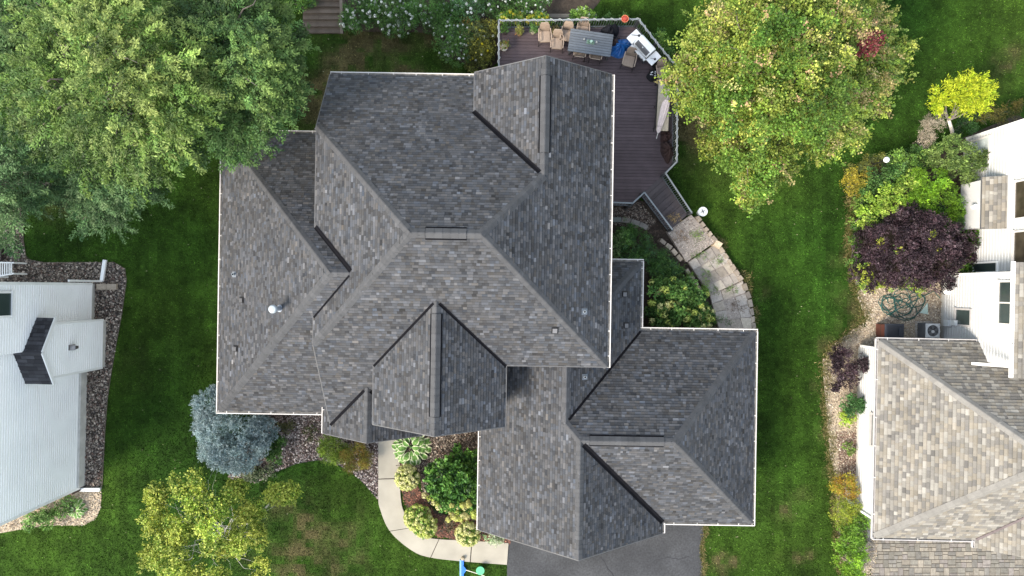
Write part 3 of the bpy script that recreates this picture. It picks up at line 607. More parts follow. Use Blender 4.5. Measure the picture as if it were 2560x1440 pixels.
# grass blades
n = 620000; x = rng.uniform(-27.2, 27.2, n); y = rng.uniform(-15.6, 15.6, n); keep = np.ones(n, bool)
for b in BLOCKS+HOUSEFP: keep &= ~inpoly(x, y, b)
x, y = x[keep], y[keep]; n = len(x); a = rng.uniform(0, 2*math.pi, n); h = rng.uniform(.03, .075, n); wv = rng.uniform(.012, .026, n); ln = rng.uniform(.02, .10, n); b = rng.uniform(0, 2*math.pi, n)
V = np.empty((n, 3, 3)); V[:, 0] = np.stack([x+np.cos(a)*wv, y+np.sin(a)*wv, np.full(n, .001)], 1); V[:, 1] = np.stack([x-np.cos(a)*wv, y-np.sin(a)*wv, np.full(n, .001)], 1); V[:, 2] = np.stack([x+np.cos(b)*ln, y+np.sin(b)*ln, h], 1)
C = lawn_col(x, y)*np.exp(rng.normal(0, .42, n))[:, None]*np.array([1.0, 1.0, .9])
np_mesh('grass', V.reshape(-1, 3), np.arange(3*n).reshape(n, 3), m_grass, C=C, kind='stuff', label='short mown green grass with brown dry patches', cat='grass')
# pale clover flowers and leaf litter on the grass
n = 800; x = rng.uniform(-27, 27, n); y = rng.uniform(-15.4, 15.4, n); keep = np.ones(n, bool)
for b in BLOCKS+HOUSEFP: keep &= ~inpoly(x, y, b)
x, y = x[keep], y[keep]; n = len(x); V = np.empty((n, 4, 3)); a = rng.uniform(0, 6.3, n); r = rng.uniform(.012, .04, n)
for k in range(4): V[:, k] = np.stack([x+np.cos(a+k*1.57)*r, y+np.sin(a+k*1.57)*r*.7, .08+rng.uniform(-.01, .02, n)], 1)
np_mesh('fallen_leaves', V.reshape(-1, 3), np.arange(4*n).reshape(n, 4), m_flower, C=np.array([.34, .32, .2])*rng.uniform(.4, 1.2, (n, 1)), kind='stuff', label='tiny pale fallen leaves and clover flowers dotted over the lawn', cat='leaves')
# bed sheets
def sheet(name, poly, z, m):
    mb = MB(); n = len(poly); ar = sum(poly[i][0]*poly[(i+1) % n][1]-poly[(i+1) % n][0]*poly[i][1] for i in range(n))
    if ar < 0: poly = poly[::-1]
    mb.add([(x, y, z) for x, y in poly], [tuple(range(n))]); return mb.build(name, m, kind='structure')
for nm, b, m, z in (('soil', BED_L, m_soil, .008), ('gravel_bed', BED_LS, m_sand, .012), ('soil', BED_F, m_soil, .016), ('soil', BED_R1, m_soil, .008), ('mulch_bed', BED_R2, m_soil, .012), ('soil', BED_T, m_soil, .016), ('soil', BED_S, m_soil, .008),
                    ('gravel_bed', BED_N1, m_sand, .008), ('gravel_bed', BED_N2, m_sand, .012), ('soil', BED_NT, m_soil, .004), ('driveway', DRIVE, m_asphalt, .02)): sheet(nm, smooth_poly(b, 2) if nm != 'driveway' else b, z, m)
for pts in (((1500, 1392), (1512, 1404), (1518, 1420), (1530, 1432), (1536, 1445)), ((1352, 1372), (1372, 1378), (1398, 1382), (1410, 1392)), ((1640, 1400), (1668, 1393), (1700, 1398), (1722, 1390))):
    q = [P(*p) for p in pts]; mb = MB()
    for a_, b_ in zip(q[:-1], q[1:]): mb.bar(Vector((a_.x, a_.y, .0225)), Vector((b_.x, b_.y, .0225)), random.uniform(.02, .05), .003, (.022, .022, .025))
    mb.build('asphalt_crack', m_col, bpy.data.objects['driveway'])
# driveway crack sealer and oil marks are left to the material; its concrete edge strip
# stones: squashed octahedra
OV = np.array([(1, 0, 0), (0, 1, 0), (-1, 0, 0), (0, -1, 0), (0, 0, 1), (0, 0, -1)], float); OF = np.array([(0, 1, 4), (1, 2, 4), (2, 3, 4), (3, 0, 4)])
def stones(name, poly, n, r0, r1, pal, label, z=.02, m=m_pebble):
    x, y = scatter(poly, n); n = len(x); r = rng.uniform(r0, r1, n); a = rng.uniform(0, 6.3, n); sc = rng.uniform(.55, 1.15, (n, 3)); sc[:, 2] *= .8
    v = OV[None]*sc[:, None, :]*r[:, None, None]; v = v+rng.normal(0, .16, v.shape)*r[:, None, None]; v[:, 4, :2] *= .6
    ca, sa = np.cos(a)[:, None], np.sin(a)[:, None]; vx = v[:, :, 0]*ca-v[:, :, 1]*sa; vy = v[:, :, 0]*sa+v[:, :, 1]*ca
    V = np.stack([vx+x[:, None], vy+y[:, None], v[:, :, 2]+z+rng.uniform(0, .03, n)[:, None]], 2).reshape(-1, 3)
    Fs = (OF[None]+6*np.arange(n)[:, None, None]).reshape(-1, 3); pal = np.array(pal); c = pal[rng.integers(0, len(pal), n)]*np.exp(rng.normal(0, .25, (n, 1)))
    return np_mesh(name, V, Fs, m, C=np.repeat(c, 4, 0), kind='stuff', label=label, cat='gravel')
rock = [(.20, .165, .135), (.11, .088, .075), (.29, .245, .20), (.06, .052, .048), (.16, .105, .085), (.42, .36, .30), (.14, .12, .105)]
rockp = [(.26, .21, .195), (.14, .105, .10), (.36, .315, .30), (.08, .065, .065), (.19, .135, .125), (.46, .42, .39)]
tan = [(.42, .355, .26), (.33, .265, .195), (.50, .44, .345), (.25, .195, .145), (.38, .33, .28)]
stones('gravel', BED_L, 34000, .035, .08, rock, 'brown and grey river rock beside the left white house')
stones('gravel', BED_LS, 5200, .02, .05, tan, 'tan pea gravel at the front corner of the left white house')
stones('gravel', BED_F, 15000, .03, .07, rockp, 'pinkish river rock in the bed behind the curved lawn edge')
stones('gravel', BED_R1, 12000, .025, .06, rock, 'brown river rock around the big green bush by the walk')
stones('gravel', BED_N1, 9000, .02, .055, tan, 'pale tan pebbles around the coiled green hose')
stones('gravel', BED_N2, 14000, .02, .05, tan, 'pale tan pebbles along the right garage wall')
stones('gravel', Q([(1528, 520), (1600, 505), (1640, 555), (1620, 575), (1528, 560)]), 2500, .02, .05, rock, 'dark gravel under the deck edge near the stair')
def chips(poly, n, pal, label):
    x, y = scatter(poly, n); n = len(x); a = rng.uniform(0, 6.3, n); l = rng.uniform(.03, .09, n); wd = rng.uniform(.008, .02, n); z = rng.uniform(.02, .05, n); dz = rng.uniform(-.015, .02, n)
    dx, dy = np.cos(a), np.sin(a); V = np.empty((n, 4, 3))
    for k, (s1, s2) in enumerate(((-1, -1), (1, -1), (1, 1), (-1, 1))): V[:, k] = np.stack([x+s1*dx*l-s2*dy*wd, y+s1*dy*l+s2*dx*wd, z+s1*dz], 1)
    np_mesh('bark_mulch', V.reshape(-1, 3), np.arange(4*n).reshape(n, 4), m_chip, C=np.array(pal)*np.exp(rng.normal(0, .4, (n, 1))), kind='stuff', label=label, cat='mulch')
chips(BED_R2, 7000, (.15, .07, .05), 'reddish brown bark mulch between the walk and the pale hydrangeas')
chips(Q([(2090, 1080), (2150, 1080), (2150, 1200), (2100, 1200)]), 2000, (.14, .09, .07), 'brown bark mulch by the right garage wall')
chips(BED_S, 4000, (.07, .05, .04), 'dark mulch under the plants beside the stone path')
def fringe(path, n, w_, pal, label):        # ragged dry grass along a bed edge
    q = [P(*p) for p in path]; L = np.array([(b-a).length for a, b in zip(q[:-1], q[1:])]); i = rng.choice(len(L), n, p=L/L.sum()); t = rng.random(n); A_ = np.array(q)[:, :2]
    c = A_[i]*(1-t)[:, None]+A_[i+1]*t[:, None]; k = vn(c[:, 0], c[:, 1], .6, 4)[:, None]; c = c+rng.normal(0, w_, (n, 2))*(.4+k)+(k-.5)*.35; a = rng.uniform(0, 6.3, n); l = rng.uniform(.06, .2, n); d = rng.uniform(0, 6.3, n)
    V = np.empty((n, 3, 3)); o = np.stack([np.cos(a), np.sin(a)], 1)*.014; V[:, 0, :2] = c-o; V[:, 1, :2] = c+o; V[:, :2, 2] = .02; V[:, 2, :2] = c+np.stack([np.cos(d), np.sin(d)], 1)*l[:, None]; V[:, 2, 2] = rng.uniform(.04, .14, n)
    np_mesh('dry_grass', V.reshape(-1, 3), np.arange(3*n).reshape(n, 3), m_grass, C=np.array(pal)[rng.integers(0, len(pal), n)]*np.exp(rng.normal(0, .3, (n, 1))), kind='stuff', label=label, cat='grass')
straw = [(.20, .16, .07), (.13, .12, .04), (.06, .09, .018), (.26, .21, .10), (.05, .075, .015)]
fringe([(2125, 420), (2128, 520), (2125, 600), (2128, 680), (2140, 735), (2168, 790), (2120, 835), (2085, 860), (2060, 900), (2064, 1000), (2073, 1100), (2084, 1200), (2092, 1300), (2104, 1440)], 12000, .17, straw, 'straggling dry grass along the right neighbour bed edge')
fringe([(1790, 600), (1830, 660), (1865, 710), (1890, 790), (1894, 830)], 2200, .10, straw, 'dry grass along the outer edge of the stone path')
fringe([(1760, 1320), (1758, 1380), (1757, 1445)], 1200, .07, straw, 'dry grass along the driveway edge')
# metal edging of the front bed
mb = MB(); mb.tube([P(x, y, .03) for x, y in ((640, 1208), (682, 1183), (740, 1159), (800, 1149), (850, 1164), (893, 1191), (925, 1225), (945, 1248))], .02, 5, (.02, .02, .02))
e = mb.build('lawn_edging', m_col); e['label'] = 'thin black edging along the curved front rock bed'; e['category'] = 'edging'
mb = MB(); mb.tube([P(x, y, .03) for x, y in ((60, 500), (58, 600), (66, 648), (110, 657), (285, 656), (312, 672), (316, 700), (305, 780), (292, 850), (278, 930), (268, 1000), (262, 1080), (255, 1215))], .025, 5, (.10, .08, .06))
e = mb.build('lawn_edging', m_col); e['label'] = 'brown edging strip between left river rock and lawn'; e['category'] = 'edging'
# concrete walk: each panel its own slab
wk = link('walkway', MB().prism(WALK, -.02, .026).mesh('walkway', m_soil), kind='structure')
inn = [(1000, 1080), (1000, 1195), (1003, 1250), (1010, 1278), (1030, 1318), (1062, 1340), (1098, 1347), (1180, 1351), (1272, 1357)]; out = [(946, 1080), (946, 1197), (946, 1240), (950, 1270), (975, 1327), (1028, 1374), (1077, 1393), (1176, 1404), (1268, 1411)]
def lerp2(L_, t):                           # Catmull-Rom through the listed points
    i = min(int(t), len(L_)-2); f = t-i; q = [L_[max(0, min(len(L_)-1, i+k))] for k in (-1, 0, 1, 2)]
    return tuple(.5*(2*q[1][a]+(q[2][a]-q[0][a])*f+(2*q[0][a]-5*q[1][a]+4*q[2][a]-q[3][a])*f*f+(3*q[1][a]-q[0][a]-3*q[2][a]+q[3][a])*f**3) for a in (0, 1))
def lerp_old(L_, t):
    i = min(int(t), len(L_)-2); f = t-i; return (L_[i][0]*(1-f)+L_[i+1][0]*f, L_[i][1]*(1-f)+L_[i+1][1]*f)
for t0, t1 in ((0, 1), (1, 4), (4, 6), (6, 7), (7, 8)):
    k = max(2, int((t1-t0)*6)); g = .012
    ts = [t0+g+(t1-t0-2*g)*i/k for i in range(k+1)]
    pl = Q([lerp2(inn, t) for t in ts]+[lerp2(out, t) for t in reversed(ts)]); MB().prism(pl, .0, .06).build('slab', m_slab, wk, bevel=.008)
# right paver drive
pv = link('paver_driveway', MB().prism(DRIVE2, -.02, .012).mesh('paver_driveway', m_soil), kind='structure')
pvs = []; yy = P(0, 1338).y; row = 0; ppal = [(.20, .18, .15), (.17, .158, .135), (.225, .20, .165), (.155, .145, .13), (.19, .17, .155)]
while yy > P(0, 1446).y:
    x = P(2178, 1400).x-random.uniform(0, .2); hgt = .42
    while x < 26.9:
        k = random.random()
        if k < .28: pvs.append((x, yy-.42, .28, .42)); x += .28
        elif k < .62: pvs += [(x, yy-.21, .42, .21), (x, yy-.42, .21, .21), (x+.21, yy-.42, .21, .21)]; x += .42
        elif k < .82: pvs += [(x, yy-.28, .42, .28), (x, yy-.42, .42, .14)]; x += .42
        else: pvs += [(x, yy-.14, .28, .14), (x, yy-.42, .28, .28)]; x += .28
    yy -= hgt; row += 1
rest = MB()
for i, (x, y, wd, hg) in enumerate(pvs):
    c = random.choice(ppal); k = random.uniform(.8, 1.2); c = tuple(q*k for q in c); b = rest if i >= 300 else MB()
    g = .005; b.add([(x+g, y+g, 0), (x+wd-g, y+g, 0), (x+wd-g, y+hg-g, 0), (x+g, y+hg-g, 0), (x+g+.01, y+g+.01, .034), (x+wd-g-.01, y+g+.01, .034), (x+wd-g-.01, y+hg-g-.01, .034), (x+g+.01, y+hg-g-.01, .034)], BOXF, c)
    if i < 300: b.build('paver', m_stone, pv)
if len(pvs) > 300: rest.build('paver_field', m_stone, pv, kind='stuff')
for k in range(3): 
    a = P(2166, 1285+k*20); MB().box(a.x, a.x+.5, a.y-.38, a.y, 0, .05+.004*k, (.27, .25, .23)).build('paver', m_stone, pv)

# ================================================================== stone terrace path beside the deck stair
pt = thing('stone_path', 'stepped stone and gravel path curving from the deck stair to the garage', 'path', P(1760, 680))
pads = [([(1668, 578), (1728, 537), (1790, 603), (1716, 655)], .42), ([(1720, 655), (1795, 606), (1857, 700), (1775, 738)], .28), ([(1774, 738), (1857, 702), (1888, 822), (1797, 822)], .14)]
for pl, z in pads: MB().prism(Q(pl, z), 0, z, (.36, .31, .27)).build('gravel_landing', m_stone, pt, world=True)
def blk(px, py, ang, l, wd, z0, z1, col=None):
    c = P(px, py, z1); M = Matrix.Translation((c.x, c.y, 0)) @ Matrix.Rotation(R(-ang), 4, 'Z'); k = random.uniform(.8, 1.2); col = col or random.choice([(.30, .25, .195), (.25, .21, .17), (.34, .285, .225)])
    j = lambda: random.uniform(-.025, .025); h = l/2; g = wd/2
    vs = [M@Vector(v) for v in ((-h+j(), -g, z0), (h+j(), -g, z0), (h, g, z0), (-h, g, z0), (-h+.03+j(), -g+.03, z1), (h-.03+j(), -g+.03, z1+j()*.3), (h-.03, g-.03+j(), z1), (-h+.03, g-.03, z1+j()*.3))]
    MB().add(vs, BOXF, tuple(q*k for q in col)).build('stone_block', m_stone, pt, world=True)
def row(path, z0, z1, l=.38, wd=.26):
    pts = [P(*p, z1) for p in path]; d = 0
    for a, b in zip(pts[:-1], pts[1:]):
        L = (b-a).length; n = max(1, round(L/l)); ang = -math.degrees(math.atan2((b-a).y, (b-a).x))
        for i in range(n):
            c = a+(b-a)*((i+.5)/n); px = 1280+c.x*F/(H-z1); py = 720-c.y*F/(H-z1); blk(px, py, ang, L/n-.02, wd*random.uniform(.9, 1.1), z0, z1+random.uniform(-.02, .03))
row([(1742, 540), (1762, 568), (1780, 590), (1793, 603)], 0, .5); row([(1800, 618), (1820, 648), (1838, 675), (1855, 702)], 0, .36); row([(1860, 708), (1874, 748), (1882, 790), (1886, 822)], 0, .22)
row([(1650, 598), (1680, 622), (1706, 652)], 0, .45); row([(1716, 672), (1735, 700), (1752, 728)], 0, .32); row([(1800, 838), (1845, 834), (1890, 832)], 0, .2)
blk(1796, 611, 30, .42, .36, 0, .52, (.62, .50, .36))
# pavers on the two lower landings
for (pl, z), nu, nv in ((pads[1], 4, 4), (pads[2], 3, 4)):
    q = [Vector((*p, 0)) for p in Q(pl, z)]; bi = lambda u, v: (q[0]*(1-u)+q[1]*u)*(1-v)+(q[3]*(1-u)+q[2]*u)*v
    for i in range(nu):
        for j in range(nv):
            if z < .2 and 0 < i < nu-1 and 0 < j < nv-1: continue
            g = .04; c = [bi((i+a)/nu+(g*.3 if a == 0 else -g*.3)+random.uniform(-.012, .012), (j+b)/nv+(g*.3 if b == 0 else -g*.3)+random.uniform(-.012, .012)) for a, b in ((0, 0), (1, 0), (1, 1), (0, 1))]
            k = random.uniform(.7, 1.2); z1 = z+.03+random.uniform(0, .012); col = random.choice([(.36, .32, .28), (.33, .285, .235), (.39, .34, .275)])
            MB().prism([(v.x, v.y) for v in c], z+.001, z1, tuple(w_*k for w_ in col)).build('paving_stone', m_stone, pt, world=True)
stones('gravel', Q(pads[0][0], .42), 2600, .015, .04, [(.42, .36, .31), (.3, .25, .22), (.52, .46, .40)], 'crushed stone on the top landing of the path', .42)
stones('gravel', Q(pads[2][0], .14), 900, .012, .03, [(.42, .36, .31), (.3, .25, .22), (.52, .46, .40)], 'crushed stone on the lowest landing of the path', .15)
# retaining blocks curving under the plants beside the deck
rw = thing('retaining_wall', 'low curved grey block edging under the plants below the deck', 'retaining wall', P(1560, 555))
pts = [P(x, y, .25) for x, y in ((1532, 549), (1555, 549), (1578, 553), (1600, 560), (1620, 570))]
for a, b in zip(pts[:-1], pts[1:]): MB().bar(Vector((a.x, a.y, .12)), Vector((b.x, b.y, .12))-(b-a).normalized()*.03, .25, .25, (.25*random.uniform(.8, 1.2), .23, .21)).build('wall_block', m_stone, rw, world=True)
rk = thing('retaining_wall', 'tan stone row at the corner of the left white house', 'retaining wall', P(272, 717))
for k in range(2): a = P(247+k*25, 717); MB().box(a.x, a.x+.5, a.y-.15, a.y+.15, 0, .22, (.36, .30, .235)).build('wall_block', m_stone, rk, world=True)
# timber steps at the top edge
st = thing('timber_steps', 'weathered timber garden steps beside the white flowers', 'steps', P(805, 40))
yv = [82, 66, 48, 32, 16, 0, -18]
for k in range(6):
    z = .16*(k+1); a = P(757, yv[k], z); b = P(852, yv[k+1], z); kk = random.uniform(.85, 1.15); c = (.115*kk, .095*kk, .078*kk)
    MB().box(a.x, b.x, a.y+.17, b.y, 0, z-.015, (.10, .082, .066)).build('step_tread', m_wood, st, world=True)
    xm = (a.x+b.x)/2+random.uniform(-.3, .3)
    for u, v in ((a.x, xm-.006), (xm+.006, b.x)): MB().box(u, v, a.y, a.y+.165, 0, z, c).build('timber', m_wood, st, world=True)
MB().bar(P(855, 84, .5), P(853, -20, 1.0), .15, .2, (.14, .12, .10)).build('timber', m_wood, st, world=True)
tw = thing('retaining_wall', 'weathered timber retaining wall behind the deck', 'retaining wall', P(1340, 40))
for k in range(8):
    for lv in range(2):
        a = P(1240+k*30+lv*12, 44, .3); MB().box(a.x, a.x+S(29.5, .3), a.y-.1+lv*.06, a.y+.1+lv*.06, lv*.2+.002, lv*.2+.2, (.16*random.uniform(.8, 1.2), .14, .115)).build('timber', m_wood, tw, world=True)

# ================================================================== deck
ZD, ZR = 1.3, 2.3
dk = thing('deck', 'dark brown composite deck with grey railing behind the house', 'deck', (0, 0, 0), -TH)
def D(px, py, z): return PL(px, py, z, TH)
rail = [(1247, 176), (1247, 51), (1597, 48), (1641, 106), (1696, 172), (1693, 255), (1692, 404), (1664, 433)]; rail2 = [(1515, 506), (1532, 506), (1582, 508), (1611, 481)]
fl = [D(x, y, ZR) for x, y in rail]+[D(x, y, ZR) for x, y in reversed(rail2)]; fp = [(p.x, p.y) for p in fl]+[(3.9, fl[-1].y), (3.9, 8.6), (fl[0].x, 8.6)]
q = np.array(fp); y = q[:, 1].max()
while y > q[:, 1].min():
    c = clip(fp, -2, 12, y-.150, y)
    if c and abs(sum(c[i][0]*c[(i+1) % len(c)][1]-c[(i+1) % len(c)][0]*c[i][1] for i in range(len(c))))/2 > .02:
        k = math.exp(random.gauss(0, .05)); MB().prism(c, ZD-.03, ZD, (.092*k, .068*k, .073*k)).build('deck_board', m_decking, dk)
    y -= .163
MB().prism(fp, ZD-.3, ZD-.034, (.03, .026, .026)).build('deck_frame', m_decking, dk)
for x, yy in [(p.x, p.y) for p in fl]: MB().box(x-.07, x+.07, yy-.07, yy+.07, 0, ZD-.3, (.05, .045, .045)).build('deck_post', m_decking, dk)
rc = (.20, .22, .235)
def rail_run(a, b, za, zb, step=.125):
    a = Vector((a.x, a.y, za)); b = Vector((b.x, b.y, zb)); L = (b-a).length
    MB().bar(a, b, .07, .045, rc).build('top_rail', m_col, dk); MB().bar(a-Vector((0, 0, .88)), b-Vector((0, 0, .88)), .04, .05, (.12, .13, .14)).build('bottom_rail', m_col, dk)
    n = int(L/step)
    for i in range(1, n):
        c = a+(b-a)*(i/n); MB().box(c.x-.014, c.x+.014, c.y-.014, c.y+.014, c.z-.87, c.z-.02, (.09, .10, .105)).build('baluster', m_col, dk)
def rpost(p, z0, z1): MB().box(p.x-.055, p.x+.055, p.y-.055, p.y+.055, z0, z1, (.06, .065, .07)).build('railing_post', m_col, dk)
R1 = [D(x, y, ZR) for x, y in rail]; R2 = [D(x, y, ZR) for x, y in rail2]
for L_ in (R1, R2):
    for a, b in zip(L_[:-1], L_[1:]): rail_run(a, b, ZR, ZR)
    for p in L_[1:]: rpost(p, ZD, ZR-.02)
rpost((R1[1]+R1[2])*.5, ZD, ZR-.02)
E1, E2 = D(1729, 531, 1.35), D(1681, 574, 1.35)
for a, e in ((R1[-1], E1), (R2[-1], E2)): rail_run(a, e, ZR, 1.35); rpost(e, .42, 1.36)
nst = 6
for i in range(nst):
    t0, t1 = i/nst, (i+1)/nst; z = ZD-(i+.3)*.145; a0 = R1[-1].lerp(E1, t0); a1 = R1[-1].lerp(E1, t1+.01); b0 = R2[-1].lerp(E2, t0); b1 = R2[-1].lerp(E2, t1+.01); k = random.uniform(.9, 1.1)
    for u0, u1 in ((0, .48), (.52, 1)): MB().prism([(v.x, v.y) for v in (a0.lerp(a1, u0), a0.lerp(a1, u1), b0.lerp(b1, u1), b0.lerp(b1, u0))], z-.035-.001*(u0 > 0), z, (.085*k, .070*k, .072*k)).build('stair_tread', m_decking, dk)
    MB().prism([(v.x, v.y) for v in (a0, a0.lerp(a1, .9), b0.lerp(b1, .9), b0)], max(.05, z-.2), z-.04, (.03, .026, .026)).build('stair_riser', m_decking, dk)
# rope light wound round the top rail
rp = thing('rope_light', 'white rope light wound in a spiral round the deck rail', 'rope light', (0, 0, 0), -TH)
mb = MB()
for a, b in list(zip(R1[:-2], R1[1:-1])):
    d = (b-a); L = d.length; d.normalize(); n = Vector((-d.y, d.x, 0)); m_ = int(L/.04); pts = []
    for i in range(m_+1): t = i*L/m_; ph = t/.42*2*math.pi; pts.append(a+d*t+n*math.cos(ph)*.062+Vector((0, 0, math.sin(ph)*.05)))
    mb.tube(pts, .012, 5, (.42, .44, .43))
mb.build('rope', m_col, rp)

# ================================================================== things on the deck
def at(px, py, z): return P(px, py, z)
WOODT = (.135, .15, .17)
tc = at(1476.5, 106.5, 2.04); TA = R(-8.3)
tb = thing('patio_table', 'long grey slatted patio table on the deck', 'table', (tc.x, tc.y, ZD), TA)
for k in range(9): y0 = -.56+k*.1245; c = random.uniform(.9, 1.1); MB().box(-1.06, 1.06, y0+.008, y0+.1165, .705, .735, tuple(q*c for q in WOODT)).build('table_slat', m_decking, tb)
fr = MB(); 
for y in (-.5, .5): fr.box(-1.0, 1.0, y-.03, y+.03, .62, .703, (.1, .105, .11))
for x in (-1.0, 0, 1.0): fr.box(x-.03, x+.03, -.47, .47, .63, .70, (.1, .105, .11))
fr.build('table_frame', m_col, tb)
for x in (-.95, .95):
    for y in (-.47, .47): MB().box(x-.035, x+.035, y-.035, y+.035, 0, .62, (.08, .085, .09)).build('leg', m_col, tb)
tr = thing('tray', 'pale green glass tray in the middle of the patio table', 'tray', tb.matrix_world@Vector((0, 0, 0)) if 0 else (tc.x, tc.y+.02, 2.036), TA)
MB().box(-.2, .2, -.1, .1, 0, .02, (.16, .24, .20)).build('tray_base', m_col, tr, bevel=.008); MB().lathe([(.05, .0), (.07, .1), (.06, .14), (.03, .14)], 12, (.02, .0, .022), (.35, .5, .42)).build('jar', m_col, tr)
mb = MB()
for p in ((-.12, .05), (-.1, -.05), (.12, .03), (.13, -.05)): mb.lathe([(.035, 0), (.04, .05), (.02, .06)], 8, (p[0], p[1], .021), (.12, .2, .14))
mb.build('trinkets', m_col, tr)
for px, py, lb in ((1460, 99, 'small grey candle cup left of the green tray'), (1491, 106, 'small grey candle cup right of the green tray')):
    p = at(px, py, 2.04); c = thing('candle_cup', lb, 'candle cup', (p.x, p.y, 2.036), 0, 'candle cups on the patio table'); MB().lathe([(.045, 0), (.065, .05), (.065, .08), (.05, .08), (.045, .03)], 14, (0, 0, 0), (.2, .21, .22)).build('cup', m_col, c); MB().lathe([(.03, .03), (.03, .07), (.005, .075)], 10, (0, 0, .002), (.6, .6, .57)).build('candle', m_col, c)
def make_chair(name, label, loc, rot):
    t = thing(name, label, 'chair', loc, rot, 'tan patio chairs on the deck'); tanc = (.33, .255, .20); blk_ = (.025, .022, .022)
    mb = MB(); g = [[(x, y, .42+.03*(1-abs(x)*2.4)+(.02 if abs(y) > .24 else 0)*0) for x in (-.25, -.13, 0, .13, .25)] for y in (-.27, -.1, .1, .25)]
    vs = [p for r_ in g for p in r_]; n = 5; top = [(i*n+k, i*n+k+1, (i+1)*n+k+1, (i+1)*n+k) for i in range(3) for k in range(4)]
    mb.add(vs, top, tanc); mb.box(-.26, .26, -.285, .26, .36, .415, tuple(q*.75 for q in tanc)); mb.build('seat', m_fab, t, bevel=.02)
    mb = MB(); pr = [(.27, .42), (.33, .60), (.40, .80), (.46, .97)]; wd = [.24, .25, .24, .17]
    for i in range(3):
        (y0, z0), (y1, z1) = pr[i], pr[i+1]; w0, w1 = wd[i], wd[i+1]; th = .035
        mb.add([(-w0, y0, z0), (w0, y0, z0), (w0, y0+th, z0), (-w0, y0+th, z0), (-w1, y1, z1), (w1, y1, z1), (w1, y1+th, z1), (-w1, y1+th, z1)], BOXF, tuple(q*(.75+.12*i) for q in tanc))
    mb.build('backrest', m_fab, t)
    for sx in (-1, 1):
        MB().tube([(sx*.30, -.30, .63), (sx*.31, 0, .65), (sx*.28, .33, .62)], .028, 6, tuple(q*1.1 for q in tanc)).build('armrest', m_col, t)
        MB().tube([(sx*.30, -.28, .62), (sx*.29, -.27, .3), (sx*.31, -.34, .0)], .018, 6, blk_).build('leg', m_col, t); MB().tube([(sx*.27, .3, .6), (sx*.27, .26, .35), (sx*.29, .36, .0)], .018, 6, blk_).build('leg', m_col, t)
    return t
def cloc(px, py): p = at(px, py, ZD+.43); return (p.x, p.y, ZD+.001)
ch = make_chair('patio_chair', 'tan patio chair against the rail, farthest from the grill', cloc(1362, 91), R(2))
for (px, py), rot, lb in (((1392.5, 108), -4, 'tan patio chair standing in front of its row, beside the table'), ((1417, 88), -10, 'tan patio chair tucked at the short end of the table, nearer the rail'), ((1457, 78), -6, 'tan patio chair hidden behind the long table by the rail'),
                          ((1572.5, 152), -14, 'lone tan patio chair in front of the white grill'), ((1450, 127), 172, 'tan patio chair tucked under the table, second from grill'), ((1490, 133), 172, 'tan patio chair tucked under the table, next to blue tarp'), ((1656, 180), 12, 'tan patio chair beneath the maple beside the grill')):
    dup(ch, cloc(px, py), R(rot), lb)
# grill
gc = at(1610.5, 117, 2.25); GA = math.atan2(-65, 59)
gr = thing('barbecue_grill', 'large white gas grill with black front panel on the deck', 'grill', (gc.x, gc.y, ZD), GA)
wh, bk = (.80, .80, .80), (.05, .05, .055)
MB().box(-.5, .5, -.28, .3, .1, .8, (.06, .06, .065)).build('cabinet', m_col, gr, bevel=.01)
for sx in (-1, 1): MB().box(min(sx*.5, sx*.92)+.005, max(sx*.5, sx*.92), -.33, .33, .84, .9, wh).build('side_shelf', m_col, gr, bevel=.03)
mb = MB(); n = 8; pr = [(-.30+.02, .90), (-.27, 1.0), (-.16, 1.13), (.0, 1.19), (.2, 1.18), (.31, 1.06), (.33, .9)]
vs = [(x, y, z) for x in (-.47, .47) for y, z in pr]; m7 = len(pr); fs = [tuple(range(m7)), tuple(range(2*m7-1, m7-1, -1))]+[(i, m7+i, m7+(i+1) % m7, (i+1) % m7) for i in range(m7)]
mb.add(vs, fs, wh); hd = mb.build('hood', m_col, gr, bevel=.015)
MB().add([(x, y, z+.006) for x in (-.41, .41) for y, z in ((-.268, 1.005), (-.155, 1.136), (-.07, 1.168))], [(0, 1, 4, 3), (1, 2, 5, 4)], (.10, .10, .105)).build('front_panel', m_col, hd)
MB().tube([(-.42, -.33, 1.0), (.42, -.33, 1.0)], .022, 8, (.5, .5, .5)).build('handle', m_col, gr)
MB().lathe([(.035, 0), (.035, .02)], 10, (0, -.15, 1.145), (.6, .6, .6)).build('thermometer', m_col, gr)
MB().box(-.5, .5, -.42, -.30, .72, .86, (.7, .7, .7)).build('control_panel', m_col, gr, bevel=.015)
for x in (-.36, -.12, .12, .36): MB().tube([(x, -.42, .79), (x, -.48, .80)], .045, 10, bk).build('knob', m_col, gr)
for x in (-.4, .4):
    for y in (-.22, .24): MB().lathe([(.05, 0), (.05, .1)], 8, (x, y, 0), (.03, .03, .03)).build('wheel', m_col, gr)
mb = MB(); mb.tube([(-.84, .12, .925), (-.55, -.0, .925)], .012, 6, bk); mb.lathe([(.06, 0), (.05, .05), (.01, .06)], 10, (-.56, .16, .902), bk)
t = thing('grill_brush', 'black grill brush on the upper side shelf of the grill', 'brush', (gc.x, gc.y, ZD), GA); MB().tube([(-.86, -.06, .922), (-.62, .16, .922)], .014, 6, bk).build('handle', m_col, t); MB().lathe([(.065, 0), (.05, .05), (.01, .06)], 10, (-.58, .2, .902), bk).build('brush_head', m_col, t)
t = thing('spatula', 'dark round utensil on the lower side shelf of the grill', 'utensil', (gc.x, gc.y, ZD), GA); MB().tube([(.62, -.14, .922), (.76, -.02, .922)], .014, 6, (.3, .3, .3)).build('handle', m_col, t); MB().lathe([(.06, 0), (.05, .04), (.01, .05)], 10, (.79, .0, .902), bk).build('utensil_head', m_col, t)
